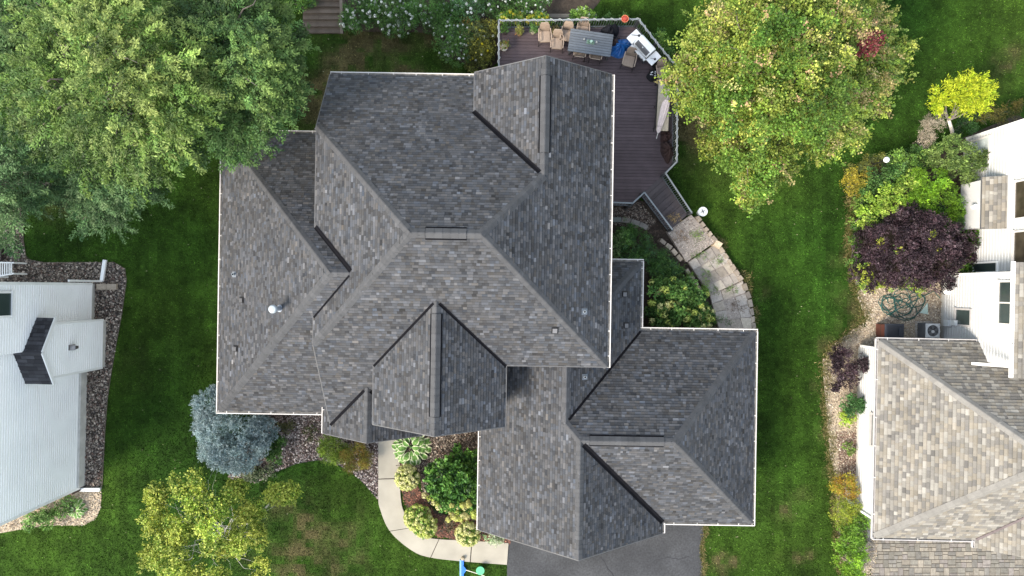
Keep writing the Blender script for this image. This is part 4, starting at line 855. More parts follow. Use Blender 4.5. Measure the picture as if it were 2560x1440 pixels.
# lumpy cloth: a draped, creased heap
def heap(name, mats, parent, cx, cy, z0, rx, ry, hgt, col, seed, fold=5, n=26, ringn=9, rot=0, hole=0):
    rr = random.Random(seed); ph = [rr.uniform(0, 6.3) for _ in range(6)]; vs = []; fs = []
    for i in range(ringn):
        t = 1-(1-hole)*i/(ringn-1); 
        for k in range(n):
            a = 2*math.pi*k/n; r = t*(1+.10*math.sin(3*a+ph[0])+.07*math.sin(5*a+ph[1])); z = hgt*(1-t**2.2)*(1+.3*math.sin(2*a+ph[2])) if not hole else hgt*math.sin(math.pi*(1-i/(ringn-1))**.8)
            z += hgt*.16*math.sin(fold*a+ph[3]+4*t)*(t < .98)+hgt*.1*rr.uniform(-1, 1)*(t < .98)
            x, y = rx*r*math.cos(a), ry*r*math.sin(a); c, s_ = math.cos(rot), math.sin(rot); vs.append((cx+x*c-y*s_, cy+x*s_+y*c, z0+max(.005, z)))
    for i in range(ringn-1):
        for k in range(n): fs.append((i*n+k, i*n+(k+1) % n, (i+1)*n+(k+1) % n, (i+1)*n+k))
    fs.append(tuple(range((ringn-1)*n, ringn*n)))
    mb = MB(); mb.add(vs, fs, col); return mb.build(name, mats, parent, world=True, smooth=True)
p = at(1552, 115, ZD+.3); t = thing('tarp', 'crumpled shiny blue tarp bundle between the table and the grill', 'tarp', (p.x, p.y, ZD))
heap('tarp_body', m_tarp, t, p.x, p.y, ZD+.002, .62, .46, .42, (.012, .11, .36), 3, 9, 36, 10, .3); heap('dark_bag', m_fab, t, p.x-.28, p.y+.16, ZD+.25, .16, .22, .3, (.05, .035, .035), 4)
p = at(1527, 72, ZD+.6); t = thing('covered_chair', 'chair under a black cover behind the patio table', 'chair cover', (p.x, p.y, ZD)); heap('cover', m_fab, t, p.x, p.y, ZD+.002, .45, .38, .8, (.013, .014, .02), 8, 4); MB().tube([(.0, -.3, .5), (.5, -.38, .3)], .03, 6, (.015, .015, .02)).build('arm', m_col, t)
p = at(1634, 183, ZD+.5); t = thing('bag', 'black and white patterned bag on the deck beside the grill', 'bag', (p.x, p.y, ZD)); b = heap('bag_body', m_fab, t, p.x, p.y, ZD+.002, .24, .3, .5, (.012, .012, .015), 5, 4)
for k in range(9): a = k*.7; heap('white_patch', m_fab, t, p.x+.17*math.cos(a)*(.4+.2*(k % 3)), p.y+.2*math.sin(a)*(.4+.2*(k % 3)), ZD+.46+.02*(k % 2), .045, .035, .03, (.7, .7, .72), k, 3, 8, 3)
p = at(1648, 160, ZD+.5); t = thing('covered_tank', 'black covered bundle beyond the end of the grill', 'cover', (p.x, p.y, ZD)); heap('cover', m_fab, t, p.x+.1, p.y+.05, ZD+.002, .42, .28, .45, (.012, .013, .016), 12, 5, rot=-.6)
p = at(1668, 360, ZD+.3); t = thing('furniture_cover', 'crumpled dark brown furniture cover at the foot of the bench', 'cover', (p.x, p.y, ZD)); heap('cover', m_fab, t, p.x+.05, p.y-.3, ZD+.002, .33, .55, .5, (.04, .024, .022), 21, 9, 40, 12, .2); heap('cover', m_fab, t, p.x-.02, p.y+.42, ZD+.002, .27, .4, .38, (.05, .028, .026), 22, 7, 36, 11, -.3)
# long bench with cushion, folded umbrella lying on it
bp = at(1659, 262, ZD+.5); BA = math.atan2(-130, -9)+math.pi/2
bn = thing('garden_bench', 'long garden bench with beige cushion along the deck rail', 'bench', (bp.x, bp.y, ZD), R(-3))
MB().box(-.3, .3, -1.28, 1.28, .42, .52, (.46, .40, .31)).build('cushion', m_fab, bn, bevel=.04)
for x in (-.36, .36): MB().tube([(x*1.02, 1.25, .55), (x*1.08, .5, .62), (x*1.08, -.5, .62), (x*1.16, -1.35, .45)], .022, 6, (.02, .018, .018)).build('side_rail', m_col, bn)
for y in (-1.1, 0, 1.1):
    for x in (-.33, .33): MB().tube([(x, y, .45), (x*1.1, y, 0)], .02, 6, (.02, .018, .018)).build('leg', m_col, bn)
MB().box(-.32, .32, -1.25, 1.25, .37, .415, (.04, .035, .03)).build('bench_frame', m_col, bn)
u0, u1 = at(1667, 250, ZD+.66), at(1645, 332, ZD+.6); um = thing('umbrella', 'folded pale pink patio umbrella lying on the beige bench cushion', 'umbrella', u0); d = (u1-u0).normalized(); n = Vector((-d.y, d.x, 0)); mb = MB(); N_ = 16; prof = [(0, .07), (.1, .12), (.3, .13), (.55, .11), (.75, .09), (.85, .07), (.93, .07), (1, .03)]; vs = []; fs = []
for i, (tt, r) in enumerate(prof):
    c = u0.lerp(u1, tt)
    for k in range(N_): a = 2*math.pi*k/N_; rr = r*(1+.22*(k % 2)); vs.append(c+n*math.cos(a)*rr*1.3+Vector((0, 0, 1))*math.sin(a)*rr*.7)
for i in range(len(prof)-1):
    for k in range(N_): fs.append((i*N_+k, i*N_+(k+1) % N_, (i+1)*N_+(k+1) % N_, (i+1)*N_+k))
mb.add(vs, fs, (.66, .55, .52)); mb.build('canopy', m_fab, um, world=True); MB().tube([u0-d*.25, u1+d*.3], .02, 8, (.5, .47, .44)).build('pole', m_col, um, world=True)
MB().tube([u0.lerp(u1, .82)+n*.14*math.cos(a*.5)+Vector((0, 0, .1*math.sin(a*.5))) for a in range(13)], .012, 5, (.5, .42, .4)).build('strap', m_fab, um, world=True)
# orange pot hung on the rail
p = at(1562, 48, ZR+.12); t = thing('rail_planter', 'orange round planter hung on the deck rail', 'planter', (p.x, p.y, ZR-.0)); MB().lathe([(.08, .03), (.16, .1), (.18, .2), (.15, .2), (.13, .1), (.05, .09)], 18, (0, 0, 0), (.62, .17, .09)).build('pot', m_col, t); MB().lathe([(.13, .17), (.1, .22), (.02, .24)], 10, (0, 0, 0), (.4, .06, .04)).build('blooms', m_col, t)
# AC unit, bin, hose, lamp, bird bath, broom, bucket
p = P(2333, 827, .82); ac = thing('air_conditioner', 'grey air conditioner unit with round fan grille by white wall', 'air conditioner', (p.x, p.y, 0), -TR)
MB().box(-.36, .36, -.36, .36, .06, .76, (.13, .135, .14)).build('casing', m_col, ac, bevel=.04); MB().box(-.45, .45, -.45, .45, 0, .055, (.35, .33, .3)).build('pad', m_stone, ac)
for k in range(9): MB().box(-.368, .368, -.368, .368, .12+k*.07, .135+k*.07, (.08, .08, .085)).build('louvre', m_col, ac)
mb = MB(); mb.lathe([(.36, .762), (.37, .80), (.35, .82), (.29, .82), (.285, .77)], 28, (0, 0, 0), (.55, .56, .56), sx=1.0); 
mb.build('top_ring', m_col, ac); mb = MB(); mb.add([(.365*a, .365*b, .762) for a, b in ((-1, -1), (1, -1), (1, 1), (-1, 1))]+[(.365*a, .365*b, .79) for a, b in ((-1, -1), (1, -1), (1, 1), (-1, 1))], BOXF, (.5, .51, .51)); mb.build('top_plate', m_col, ac, bevel=.03)
MB().lathe([(.28, .80), (.28, .806)], 24, (0, 0, 0), (.02, .021, .024)).build('fan_well', m_col, ac)
for k in range(5): a = k*1.257; MB().add([(.05*math.cos(a), .05*math.sin(a), .812), (.26*math.cos(a), .26*math.sin(a), .812), (.26*math.cos(a+.7), .26*math.sin(a+.7), .822), (.05*math.cos(a+.9), .05*math.sin(a+.9), .822)], [(0, 1, 2, 3)], (.10, .105, .11)).build('fan_blade', m_col, ac)
MB().lathe([(.08, .81), (.08, .845), (.01, .85)], 12, (-.02, -.04, 0), (.5, .5, .5)).build('fan_hub', m_col, ac)
for r in (.12, .18, .24): MB().tube([(r*math.cos(k*.262), r*math.sin(k*.262), .84) for k in range(25)], .005, 4, (.3, .3, .3)).build('grille_ring', m_col, ac)
p = P(2237, 829, .95); bn = thing('storage_box', 'brown slatted storage box with black lid beside the right garage', 'storage box', (p.x, p.y, 0), -TR)
MB().box(-.45, .45, -.38, .36, 0, .86, (.03, .018, .014)).build('box_body', m_col, bn)
for k in range(8): MB().box(-.475, -.452, -.36, .34, .03+k*.103, .12+k*.103, (.085*random.uniform(.8, 1.2), .034, .024)).build('slat', m_wood, bn)
mb = MB(); mb.box(-.49, .49, -.42, .4, .865, .93, (.035, .04, .052)); ld = mb.build('lid', m_col, bn, bevel=.03); MB().box(-.38, .38, -.33, .31, .932, .945, (.022, .025, .033)).build('lid_panel', m_col, ld, bevel=.005); MB().box(.2, .4, -.2, .2, .946, .99, (.03, .034, .045)).build('lid_ridge', m_col, ld, bevel=.015)
hz = thing('garden_hose', 'tangled dark green garden hose lying on pale pebbles', 'hose', P(2250, 760)); rr = random.Random(4); pts = []
cen = [(2215, 765, 24), (2232, 742, 18), (2262, 742, 30), (2295, 752, 24), (2225, 770, 30), (2290, 760, 26), (2250, 775, 40), (2225, 755, 20)]
a = 0
for i, (px, py, r) in enumerate(cen):
    for k in range(22):
        a += .33; f = k/22; nx_, ny_, nr_ = cen[(i+1) % len(cen)]; cx, cy, r_ = px*(1-f)+nx_*f, py*(1-f)+ny_*f, (r*(1-f)+nr_*f)*(1+.2*math.sin(a*2.3+i)); pts.append(P(cx+r_*math.cos(a), cy+r_*.85*math.sin(a), .05+.01*i+.01*math.sin(a*3)))
pts += [P(2310, 740, .15), P(2335, 728, .2), P(2350, 745, .5)]
MB().tube(pts, .021, 6, (.02, .085, .075)).build('hose_coil', m_col, hz, world=True, smooth=True)
t = thing('splash_block', 'pale green plastic splash block lying beside the hose', 'splash block', P(2312, 772)); MB().prism(Q([(2300, 782), (2320, 786), (2319, 757)], .07), .03, .07, (.42, .55, .50)).build('block', m_col, t, world=True)
b0 = P(2165, 416, .9); lp = thing('lamp_post', 'slim black lamp post with white globe above the shrubs', 'lamp post', (P(2217, 399, 2.5).x, P(2217, 399, 2.5).y, 0))
MB().tube([(0, 0, 0), (0, 0, 2.35)], [.04, .03], 8, (.015, .015, .015)).build('post', m_col, lp); MB().lathe([(.05, 0), (.11, .03), (.14, .12), (.13, .19), (.07, .25), (.01, .26)], 16, (0, 0, 2.34), (.82, .84, .86)).build('globe', m_col, lp, smooth=True)
p = P(1757, 529, .5); t = thing('bird_bath', 'round white dish with dark cross at its centre beside the stone path', 'bird bath', (p.x, p.y, 0))
MB().lathe([(.18, 0), (.12, .05), (.07, .1), (.06, .4), (.12, .46)], 14, (0, 0, 0), (.55, .57, .57)).build('pedestal', m_col, t); MB().lathe([(.1, .44), (.23, .49), (.24, .53), (.215, .53), (.18, .50), (.02, .49)], 24, (0, 0, 0), (.72, .75, .77)).build('dish', m_col, t)
mb = MB(); mb.bar((-.11, -.05, .52), (.11, .05, .52), .02, .03, (.03, .03, .03)); mb.bar((.05, -.1, .523), (-.05, .1, .523), .02, .03, (.03, .03, .03)); mb.build('cross', m_col, t)
p = P(1155, 1424, .12); t = thing('push_broom', 'bright blue push broom with pale handle lying on the front lawn', 'broom', (p.x, p.y, 0))
bl = (.03, .16, .55); mb = MB(); mb.box(-.12, -.02, -.95, .50, .04, .12, (.16, .34, .52)); mb.box(-.01, .09, -.95, .50, .04, .11, bl); mb.build('broom_head', m_col, t, bevel=.015)
MB().add([(.05, -.28, .05), (.05, .22, .05), (.24, -.02, .05), (.05, -.28, .13), (.05, .22, .13), (.24, -.02, .12)], [(2, 1, 0), (3, 4, 5), (0, 1, 4, 3), (1, 2, 5, 4), (2, 0, 3, 5)], bl).build('socket', m_col, t)
MB().tube([(.18, -.02, .1), (1.17, -.22, .36)], .02, 8, (.62, .60, .52)).build('handle', m_col, t); MB().lathe([(.09, 0), (.1, .1), (.075, .16), (.02, .17)], 14, (.04, .58, .06), (.32, .27, .19)).build('end_cap', m_col, t)
p = P(1201, 1423, .15); t = thing('bucket', 'green plastic bucket standing on the front lawn beside the walk', 'bucket', (p.x, p.y, 0))
MB().lathe([(.13, .0), (.135, .01), (.19, .30), (.215, .31), (.215, .34), (.19, .34), (.18, .31), (.125, .03), (.01, .03)], 22, (0, 0, 0), (.0, .20, .06)).build('bucket_body', m_col, t); MB().lathe([(.19, .341), (.217, .341), (.217, .352), (.19, .352)], 22, (0, 0, 0), (.10, .42, .22)).build('rim', m_col, t)
# ================================================================== vegetation
def nrm(v): return v/np.maximum(np.linalg.norm(v, axis=-1, keepdims=True), 1e-9)
def lob(lst):                               # (photo x, photo y, z, radius px, [flatten]) -> ellipsoids in metres
    o = []
    for l in lst:
        x, y, z, r = l[:4]; k = l[4] if len(l) > 4 else .75; c = P(x, y, z); rm = S(r, z); o.append((c.x, c.y, z, rm, rm, rm*k))
    return np.array(o)
def foliage(lobes, ntw, m, L, spread, ll, lw, pal, wts=None, up=.35, shell=(.55, 1.0), droop=0.0, jit=.22, tip=None, hemi=-.3, nb=1.0, cl=.9, clv=.3, follow=.7, out=1.0):
    A = lobes[:, 3]**1.6; li = rng.choice(len(lobes), ntw, p=A/A.sum()); uz = rng.uniform(hemi, 1, ntw); ph = rng.uniform(0, 2*math.pi, ntw); s_ = np.sqrt(1-uz**2)
    u = np.stack([s_*np.cos(ph), s_*np.sin(ph), uz], 1); rad = shell[0]+(shell[1]-shell[0])*rng.random(ntw)**.6
    p0 = lobes[li, :3]+u*lobes[li, 3:6]*rad[:, None]; d = nrm(u*out+rng.normal(0, .4, (ntw, 3))+np.array([0, 0, up])); Lt = L*rng.uniform(.6, 1.25, ntw)
    pal = np.array(pal); k = vn(p0[:, 0], p0[:, 1], cl, 2); pw = None if wts is None else np.array(wts)/sum(wts); pi = np.where(rng.random(ntw) < .6, rng.choice(len(pal), len(lobes), p=pw)[li], rng.choice(len(pal), ntw, p=pw)); tc_ = pal[pi]*np.exp((k-.5)*2*clv+rng.normal(0, .13, ntw)+rng.normal(0, .16, len(lobes))[li])[:, None]
    T = rng.random((ntw, m)); p = p0[:, None]+d[:, None]*(Lt[:, None]*(T-.25))[..., None]+rng.normal(0, 1, (ntw, m, 3))*(spread*(1.15-.7*T))[..., None]; p[..., 2] -= droop*T**2
    a = nrm(d[:, None]*follow+rng.normal(0, .6, (ntw, m, 3))); n0 = nrm(np.array([0, 0, nb])+rng.normal(0, .5, (ntw, m, 3))); sd = nrm(np.cross(n0, a))
    lv = ll*rng.uniform(.6, 1.3, (ntw, m, 1)); wv = lw*rng.uniform(.7, 1.25, (ntw, m, 1)); V = np.stack([p-a*lv*.5, p+sd*wv*.5+a*lv*.05, p+a*lv*.5, p-sd*wv*.5+a*lv*.05], 2)
    C = tc_[:, None]*np.exp(rng.normal(0, jit, (ntw, m, 1)))
    if tip is not None: f = (np.clip((T-.45)*1.8, 0, 1)*(uz[:, None]*.5+.5))[..., None]*.8; C = C*(1-f)+np.array(tip)*np.exp(rng.normal(0, jit*.8, (ntw, m, 1)))*f
    V = V.reshape(-1, 3); V[:, 2] = np.maximum(V[:, 2], .02); n = ntw*m; C = C.reshape(-1, 3)
    ctr = V.reshape(n, 4, 3).mean(1); k = (np.abs(ctr[:, 0]) < 28.5) & (np.abs(ctr[:, 1]) < 16.8)
    V = V.reshape(n, 4, 3)[k].reshape(-1, 3); C = C[k]; n = len(C)
    return V, np.arange(4*n).reshape(n, 4), C
def clumps(lobes, per, r, hemi=-.15, flat=.65, rr=(.72, 1.04)):
    o = []                                  # break each lobe into many smaller leaf masses round its shell
    for l in lobes:
        n = max(3, int(l[3]*l[4]*math.pi*1.5*per)); uz = rng.uniform(hemi, 1, n); ph = rng.uniform(0, 6.283, n); s_ = np.sqrt(1-uz**2); q = rng.uniform(r[0], r[1], n); k = rng.uniform(*rr, n)
        u = np.stack([s_*np.cos(ph), s_*np.sin(ph), uz], 1); c = l[:3]+u*(l[3:6]*k[:, None]-q[:, None]*.5); o.append(np.concatenate([c, np.stack([q, q, q*flat], 1)], 1))
    return np.concatenate(o)
def fronds(lobes, n, m, L, W, ll, lw, pal, tip, tf=.9, wts=None, hemi=-.1, jit=.2, droop=.25, cen=None, rr=(.45, .98)):
    A = lobes[:, 3]**1.4; li = rng.choice(len(lobes), n, p=A/A.sum()); uz = rng.uniform(hemi, 1, n); ph = rng.uniform(0, 6.283, n); s_ = np.sqrt(1-uz**2)
    u = np.stack([s_*np.cos(ph), s_*np.sin(ph), uz], 1); k = rng.uniform(*rr, n); p0 = lobes[li, :3]+u*lobes[li, 3:6]*k[:, None]
    c = lobes[:, :3].mean(0) if cen is None else np.array(cen); out = p0-c; out[:, 2] = 0; out = nrm(out)
    d = nrm(u*np.array([1, 1, .2])*.8+out*.25+rng.normal(0, .5, (n, 3))*np.array([1, 1, .5])+np.array([0, 0, .12])); sd = nrm(np.cross(np.array([0, 0, 1.]), d)); Ln = L*rng.uniform(.55, 1.3, n)
    T = rng.random((n, m))**.85; off = rng.normal(0, 1, (n, m))*(W*(1.05-.8*T)); p = p0[:, None]+d[:, None]*(Ln[:, None]*T)[..., None]+sd[:, None]*off[..., None]+rng.normal(0, .035, (n, m, 3))
    p[..., 2] -= droop*(Ln[:, None]*T)**2/L+.5*np.abs(off)
    a = nrm(d[:, None]*.75+sd[:, None]*(np.sign(off)*.6)[..., None]+rng.normal(0, .4, (n, m, 3))); n0 = nrm(np.array([0, 0, 1.])+d[:, None]*.25+rng.normal(0, .4, (n, m, 3))); s2 = nrm(np.cross(n0, a))
    lv = ll*rng.uniform(.6, 1.3, (n, m, 1)); wv = lw*rng.uniform(.7, 1.25, (n, m, 1)); V = np.stack([p-a*lv*.5, p+s2*wv*.5, p+a*lv*.5, p-s2*wv*.5], 2)
    pal = np.array(pal); pi = rng.choice(len(pal), n, p=None if wts is None else np.array(wts)/sum(wts)); b = np.exp((vn(p0[:, 0], p0[:, 1], 1.3, 2)-.5)*.9+rng.normal(0, .28, n)); C = (pal[pi]*b[:, None])[:, None]*np.exp(rng.normal(0, jit, (n, m, 1)))
    hgt = np.clip((p0[:, 2]-np.percentile(p0[:, 2], 15))/(np.ptp(p0[:, 2])+.01)*1.6, 0, 1)*rng.uniform(.3, 1.2, n)*np.clip(vn(p0[:, 0], p0[:, 1], 1.7, 4)*2.2-.25, .05, 1.1)
    f = np.clip((np.clip((T-.2)*1.3, 0, 1)*hgt[:, None]*tf)[..., None], 0, .95); C = C*(1-f)+np.array(tip)*np.exp(rng.normal(0, jit*.8, (n, m, 1)))*f
    V = V.reshape(-1, 4, 3); C = C.reshape(-1, 3); ctr = V.mean(1); q = (np.abs(ctr[:, 0]) < 28.5) & (np.abs(ctr[:, 1]) < 16.8) & (ctr[:, 2] > .3); V = V[q]; C = C[q]
    return V.reshape(-1, 3), np.arange(4*len(C)).reshape(-1, 4), C
def addv(*parts):
    Vs, Fs, Cs = [], [], []; o = 0
    for V, Fq, C in parts: Vs.append(V); Fs.append(Fq+o); Cs.append(C); o += len(V)
    return np.concatenate(Vs), np.concatenate(Fs), np.concatenate(Cs)
def wob(a, b, n, k):
    a = Vector(a); b = Vector(b); L = (b-a).length; pts = [a]
    for i in range(1, n): t = i/n; pts.append(a.lerp(b, t)+Vector((random.gauss(0, k*L), random.gauss(0, k*L), random.gauss(0, k*L*.5)+.12*L*math.sin(t*math.pi))))
    return pts+[b]
def tree(name, label, base, lobes, parts, r0, bark=m_bark, group=None, cat='tree', fork=.35, lr=.5, twigs=3):
    b = Vector((base[0], base[1], 0)); t = thing(name, label, cat, b, 0, group); c = Vector(lobes[:, :3].mean(0)); top = Vector((b.x*.6+c.x*.4, b.y*.6+c.y*.4, c.z*1.0))
    fk = b.lerp(top, fork); MB().tube(wob(b, fk, 3, .02)+[fk.lerp(top, .5), top], [r0*1.25, r0, r0*.9, r0*.8, r0*.5, r0*.12], 8).build('trunk', bark, t, world=True, smooth=True)
    for l in lobes:
        e = Vector(l[:3]); s_ = fk.lerp(top, random.uniform(0, .7)); pts = wob(s_, e, 5, .05); mb = MB(); mb.tube(pts, [r0*lr*(1-.16*i) for i in range(6)], 6)
        for k in range(twigs):
            i = random.choice((2, 3, 4, 5)); q = e+Vector((random.uniform(-1, 1)*l[3], random.uniform(-1, 1)*l[4], random.uniform(-.1, .9)*l[5]))*.85; mb.tube(wob(pts[i], q, 3, .06), [r0*lr*.4, r0*lr*.3, r0*lr*.2, r0*lr*.07], 5)
        mb.build('limb', bark, t, world=True, smooth=True)
    V, Fq, C = addv(*parts); np_mesh('crown', V, Fq, m_leaf, t, C); return t
def shrub(name, label, lobes, parts, cat='shrub', group=None, m=m_leaf, stems=4, bark=m_bark):
    c = lobes[:, :3].mean(0); t = thing(name, label, cat, (c[0], c[1], 0), 0, group)
    V, Fq, C = addv(*parts); np_mesh('foliage', V, Fq, m, t, C)
    if stems:
        mb = MB()
        for k in range(stems): l = lobes[k % len(lobes)]; mb.tube(wob((c[0]*.6+l[0]*.4, c[1]*.6+l[1]*.4, 0), (l[0]+random.uniform(-.5, .5)*l[3], l[1]+random.uniform(-.5, .5)*l[4], l[2]+l[5]*.4), 3, .05), [.03, .025, .018, .008], 5)
        mb.build('stem', bark, t, world=True)
    return t
# --- big trees at the upper left
G1 = [(.07, .135, .028), (.10, .175, .033), (.045, .095, .024), (.14, .22, .045)]; G2 = [(.05, .105, .03), (.07, .14, .038), (.032, .075, .024), (.09, .165, .045)]; G3 = [(.06, .125, .045), (.085, .16, .06), (.042, .095, .036)]
LA = lob([(170, 60, 10.5, 95), (270, 40, 11, 100), (290, 130, 11.5, 110), (170, 160, 10.5, 95), (80, 215, 9, 75), (60, 260, 8, 55), (180, 250, 10, 100), (290, 240, 11, 110), (120, 300, 8.5, 60), (190, 340, 8, 65), (300, 340, 9, 90), (340, 410, 7, 50), (390, 300, 10, 100), (400, 190, 11, 105), (460, 250, 10, 80), (380, 370, 8, 50), (230, 400, 7, 40)])
tree('shade_tree', 'tallest pale green feathery tree in the middle of the clump', P(420, 320), LA, [fronds(LA, 900, 88, 1.05, .17, .14, .05, G1, (.33, .40, .115), .95, [4, 3, 3, 1])], .28, group='trees filling the upper left corner')
LB = lob([(500, 50, 9, 90), (590, 60, 10, 110), (655, 80, 9, 70), (722, 125, 7.5, 38), (665, 150, 9, 80), (590, 160, 10, 110), (500, 150, 9.5, 90), (705, 235, 7, 42), (650, 240, 8.5, 90), (560, 270, 8.5, 90), (690, 280, 6.5, 34), (630, 310, 7, 55), (540, 345, 6.5, 50), (480, 340, 7, 55), (590, 350, 6, 40), (570, -20, 9, 80), (590, 375, 5.6, 24)])
tree('shade_tree', 'broad mid green tree reaching over the roof corner', P(690, 260), LB, [fronds(LB, 980, 84, .85, .16, .13, .048, G2, (.24, .34, .085), .95, [3, 3, 3, 1])], .24, group='trees filling the upper left corner')
LC = lob([(40, 380, 7, 75), (20, 450, 7.5, 85), (85, 420, 6.5, 45), (30, 530, 6.5, 60), (75, 480, 6, 40), (8, 590, 5.5, 28), (-40, 480, 8, 90), (100, 340, 6, 45)])
tree('shade_tree', 'dark green tree cut by the left edge, below the pale tree', P(130, 470), LC, [fronds(LC, 350, 78, .95, .16, .13, .048, G3, (.22, .33, .11), .95)], .2, group='trees filling the upper left corner')
LD = lob([(200, 450, 5.5, 50), (260, 440, 6, 65), (320, 460, 5.5, 50), (345, 475, 5, 28), (180, 490, 5, 34), (270, 500, 5.2, 52), (230, 530, 4.8, 30), (285, 545, 4.5, 25), (220, 550, 4.2, 16), (360, 490, 4.6, 16)])
tree('shade_tree', 'lower bluish green tree hanging over the dark lawn', P(330, 470), LD, [fronds(LD, 370, 72, .85, .14, .12, .042, G3, (.23, .32, .14), .95)], .16, group='trees filling the upper left corner')
LE = lob([(30, 60, 9, 75), (70, 20, 9.5, 60), (10, 120, 8, 50), (90, 100, 8, 45), (-20, 30, 9, 80)])
tree('shade_tree', 'grey green tree filling the extreme top corner', P(150, 130), LE, [fronds(LE, 380, 75, .95, .16, .13, .046, G2, (.18, .25, .10), .8)], .2, group='trees filling the upper left corner')
# --- autumn maple
LM = lob([(1800, 60, 8, 85), (1900, 30, 9, 110), (2010, 30, 9, 110), (2110, 60, 8.5, 95), (2190, 110, 7.5, 70), (1750, 130, 7, 75), (1850, 140, 9, 110), (1970, 140, 10, 130), (2090, 160, 9, 110), (2180, 190, 7, 60), (1715, 200, 6, 65), (1800, 230, 8, 100), (1920, 250, 9, 120), (2050, 250, 9, 110), (2140, 250, 7, 65), (1760, 240, 6, 40), (1790, 320, 6.5, 60), (1870, 330, 8, 95), (1990, 340, 8, 95), (2085, 330, 6.5, 55), (1795, 375, 5, 42), (1860, 410, 6, 55), (1930, 400, 6.5, 60), (2050, 390, 5.5, 42), (1880, 455, 5, 45), (1885, 490, 4.2, 24), (1960, 395, 6, 35), (2215, 130, 6.5, 34), (2000, 415, 5, 16), (1690, 175, 5.5, 26), (1672, 215, 5, 20), (1720, 260, 5.5, 26), (1765, 290, 5, 26), (1770, 345, 5, 26), (1765, 395, 4.6, 18), (1835, 455, 4.8, 24), (1905, 470, 4.5, 22), (1862, 480, 4.3, 18), (2080, 405, 5, 22), (2120, 345, 5.5, 24), (2165, 290, 5.5, 26), (2225, 215, 6, 22), (2245, 160, 6, 20), (2235, 90, 6.2, 22), (1735, 85, 6, 26), (1760, 40, 6, 24), (1790, 420, 4.6, 16)])
fing = [(1668, 195, 5.8), (1700, 262, 5.4), (1765, 292, 5.6), (1768, 385, 4.8), (1835, 400, 5.2), (1885, 505, 4.2), (1962, 425, 5.0), (2062, 395, 5.2), (2138, 345, 5.4), (2212, 262, 5.8), (2250, 185, 6.0), (2262, 130, 6.2), (2232, 62, 6.4), (2190, 10, 6.6), (1715, 120, 6.0), (1745, 60, 6.0), (1800, 5, 6.5)]
ch = [(1950, 190, 10, 105), (2040, 170, 9.6, 95), (1870, 180, 9.5, 95), (1960, 80, 9.6, 110), (2070, 60, 9, 95), (1860, 60, 9, 95), (1930, 280, 9, 90), (2040, 260, 8.8, 80), (1960, -20, 9, 100), (1880, 370, 7, 46)]
for tx, ty, tz in fing:                     # branches reaching out past the dome, with gaps between them
    cx, cy = (1950, 190) if ty < 420 else (1890, 330)
    for f, r in ((.55, 52), (.76, 40), (.93, 24)): ch.append((cx+(tx-cx)*f+random.uniform(-6, 6), cy+(ty-cy)*f+random.uniform(-6, 6), 9.6+(tz-9.6)*f**1.3, r))
LM = lob(ch); LMs = LM[LM[:, 3] < S(45, 7)]
MP = [(.12, .19, .025), (.075, .145, .022), (.19, .25, .035), (.29, .31, .06), (.24, .20, .09), (.16, .22, .035)]
red = lob([(2168, 112, 9.0, 24), (2185, 100, 8.8, 16), (2150, 125, 9, 14)])
pale = lob([(1960, 120, 10.8, 100), (2050, 190, 10.4, 90), (1880, 210, 10, 90), (2120, 110, 9.6, 70), (2010, 60, 10.2, 80)])
tree('maple_tree', 'large round maple turning yellow and pink beside the deck', P(1880, 260), LM, [foliage(clumps(LM, 1.7, (.24, .52), -.1, .6, (.5, 1.1)), 4600, 15, .30, .12, .10, .08, MP, [4, 4.5, 3, 2, 1.0, 3], up=.5, shell=(.55, 1.04), jit=.3, tip=(.27, .31, .05), cl=.8, clv=.5, follow=.4, nb=1.1), fronds(LMs, 900, 24, .7, .11, .10, .08, MP, (.30, .33, .09), .8, [4, 4, 3, 2, .8, 3], rr=(.5, 1.0), droop=.1, cen=(P(1950, 215, 8).x, P(1950, 215, 8).y, 7)), fronds(LM, 1100, 26, .5, .12, .10, .08, MP, (.30, .34, .075), .8, [4, 4, 3, 2, .8, 3], rr=(.55, .95), droop=.1), foliage(clumps(lob([(1890, 300, 9.6, 110), (1990, 260, 10.3, 110), (1870, 410, 7.5, 70), (1920, 130, 10.6, 90), (1780, 230, 7.6, 60)]), 1.0, (.25, .5), 0, .6, (.9, 1.1)), 900, 14, .28, .11, .10, .08, [(.065, .135, .02), (.095, .175, .025), (.12, .20, .03)], up=.5, hemi=0, jit=.25, clv=.35), foliage(clumps(lob([(2130, 230, 7.6, 70), (2190, 170, 7.6, 60), (1745, 190, 6.6, 60), (1790, 330, 6.8, 50), (2080, 340, 6.6, 45), (2180, 90, 8, 60), (1830, 60, 8.6, 60)]), .8, (.2, .4), 0, .6, (.95, 1.15)), 300, 12, .24, .1, .08, .06, [(.31, .25, .12), (.34, .30, .14), (.25, .21, .08)], up=.5, hemi=0, jit=.25), foliage(clumps(np.concatenate([pale, LM[:40]]), .5, (.2, .4), .2, .6, (.95, 1.12)), 520, 12, .24, .09, .085, .07, [(.38, .37, .10), (.36, .23, .13), (.42, .40, .15), (.33, .36, .07)], up=.6, hemi=.2, jit=.25, follow=.4), foliage(red, 80, 13, .25, .12, .09, .075, [(.17, .025, .035), (.22, .06, .06), (.12, .02, .03), (.14, .14, .04)], up=.6, hemi=0, jit=.25)], .3, lr=.34, twigs=2)
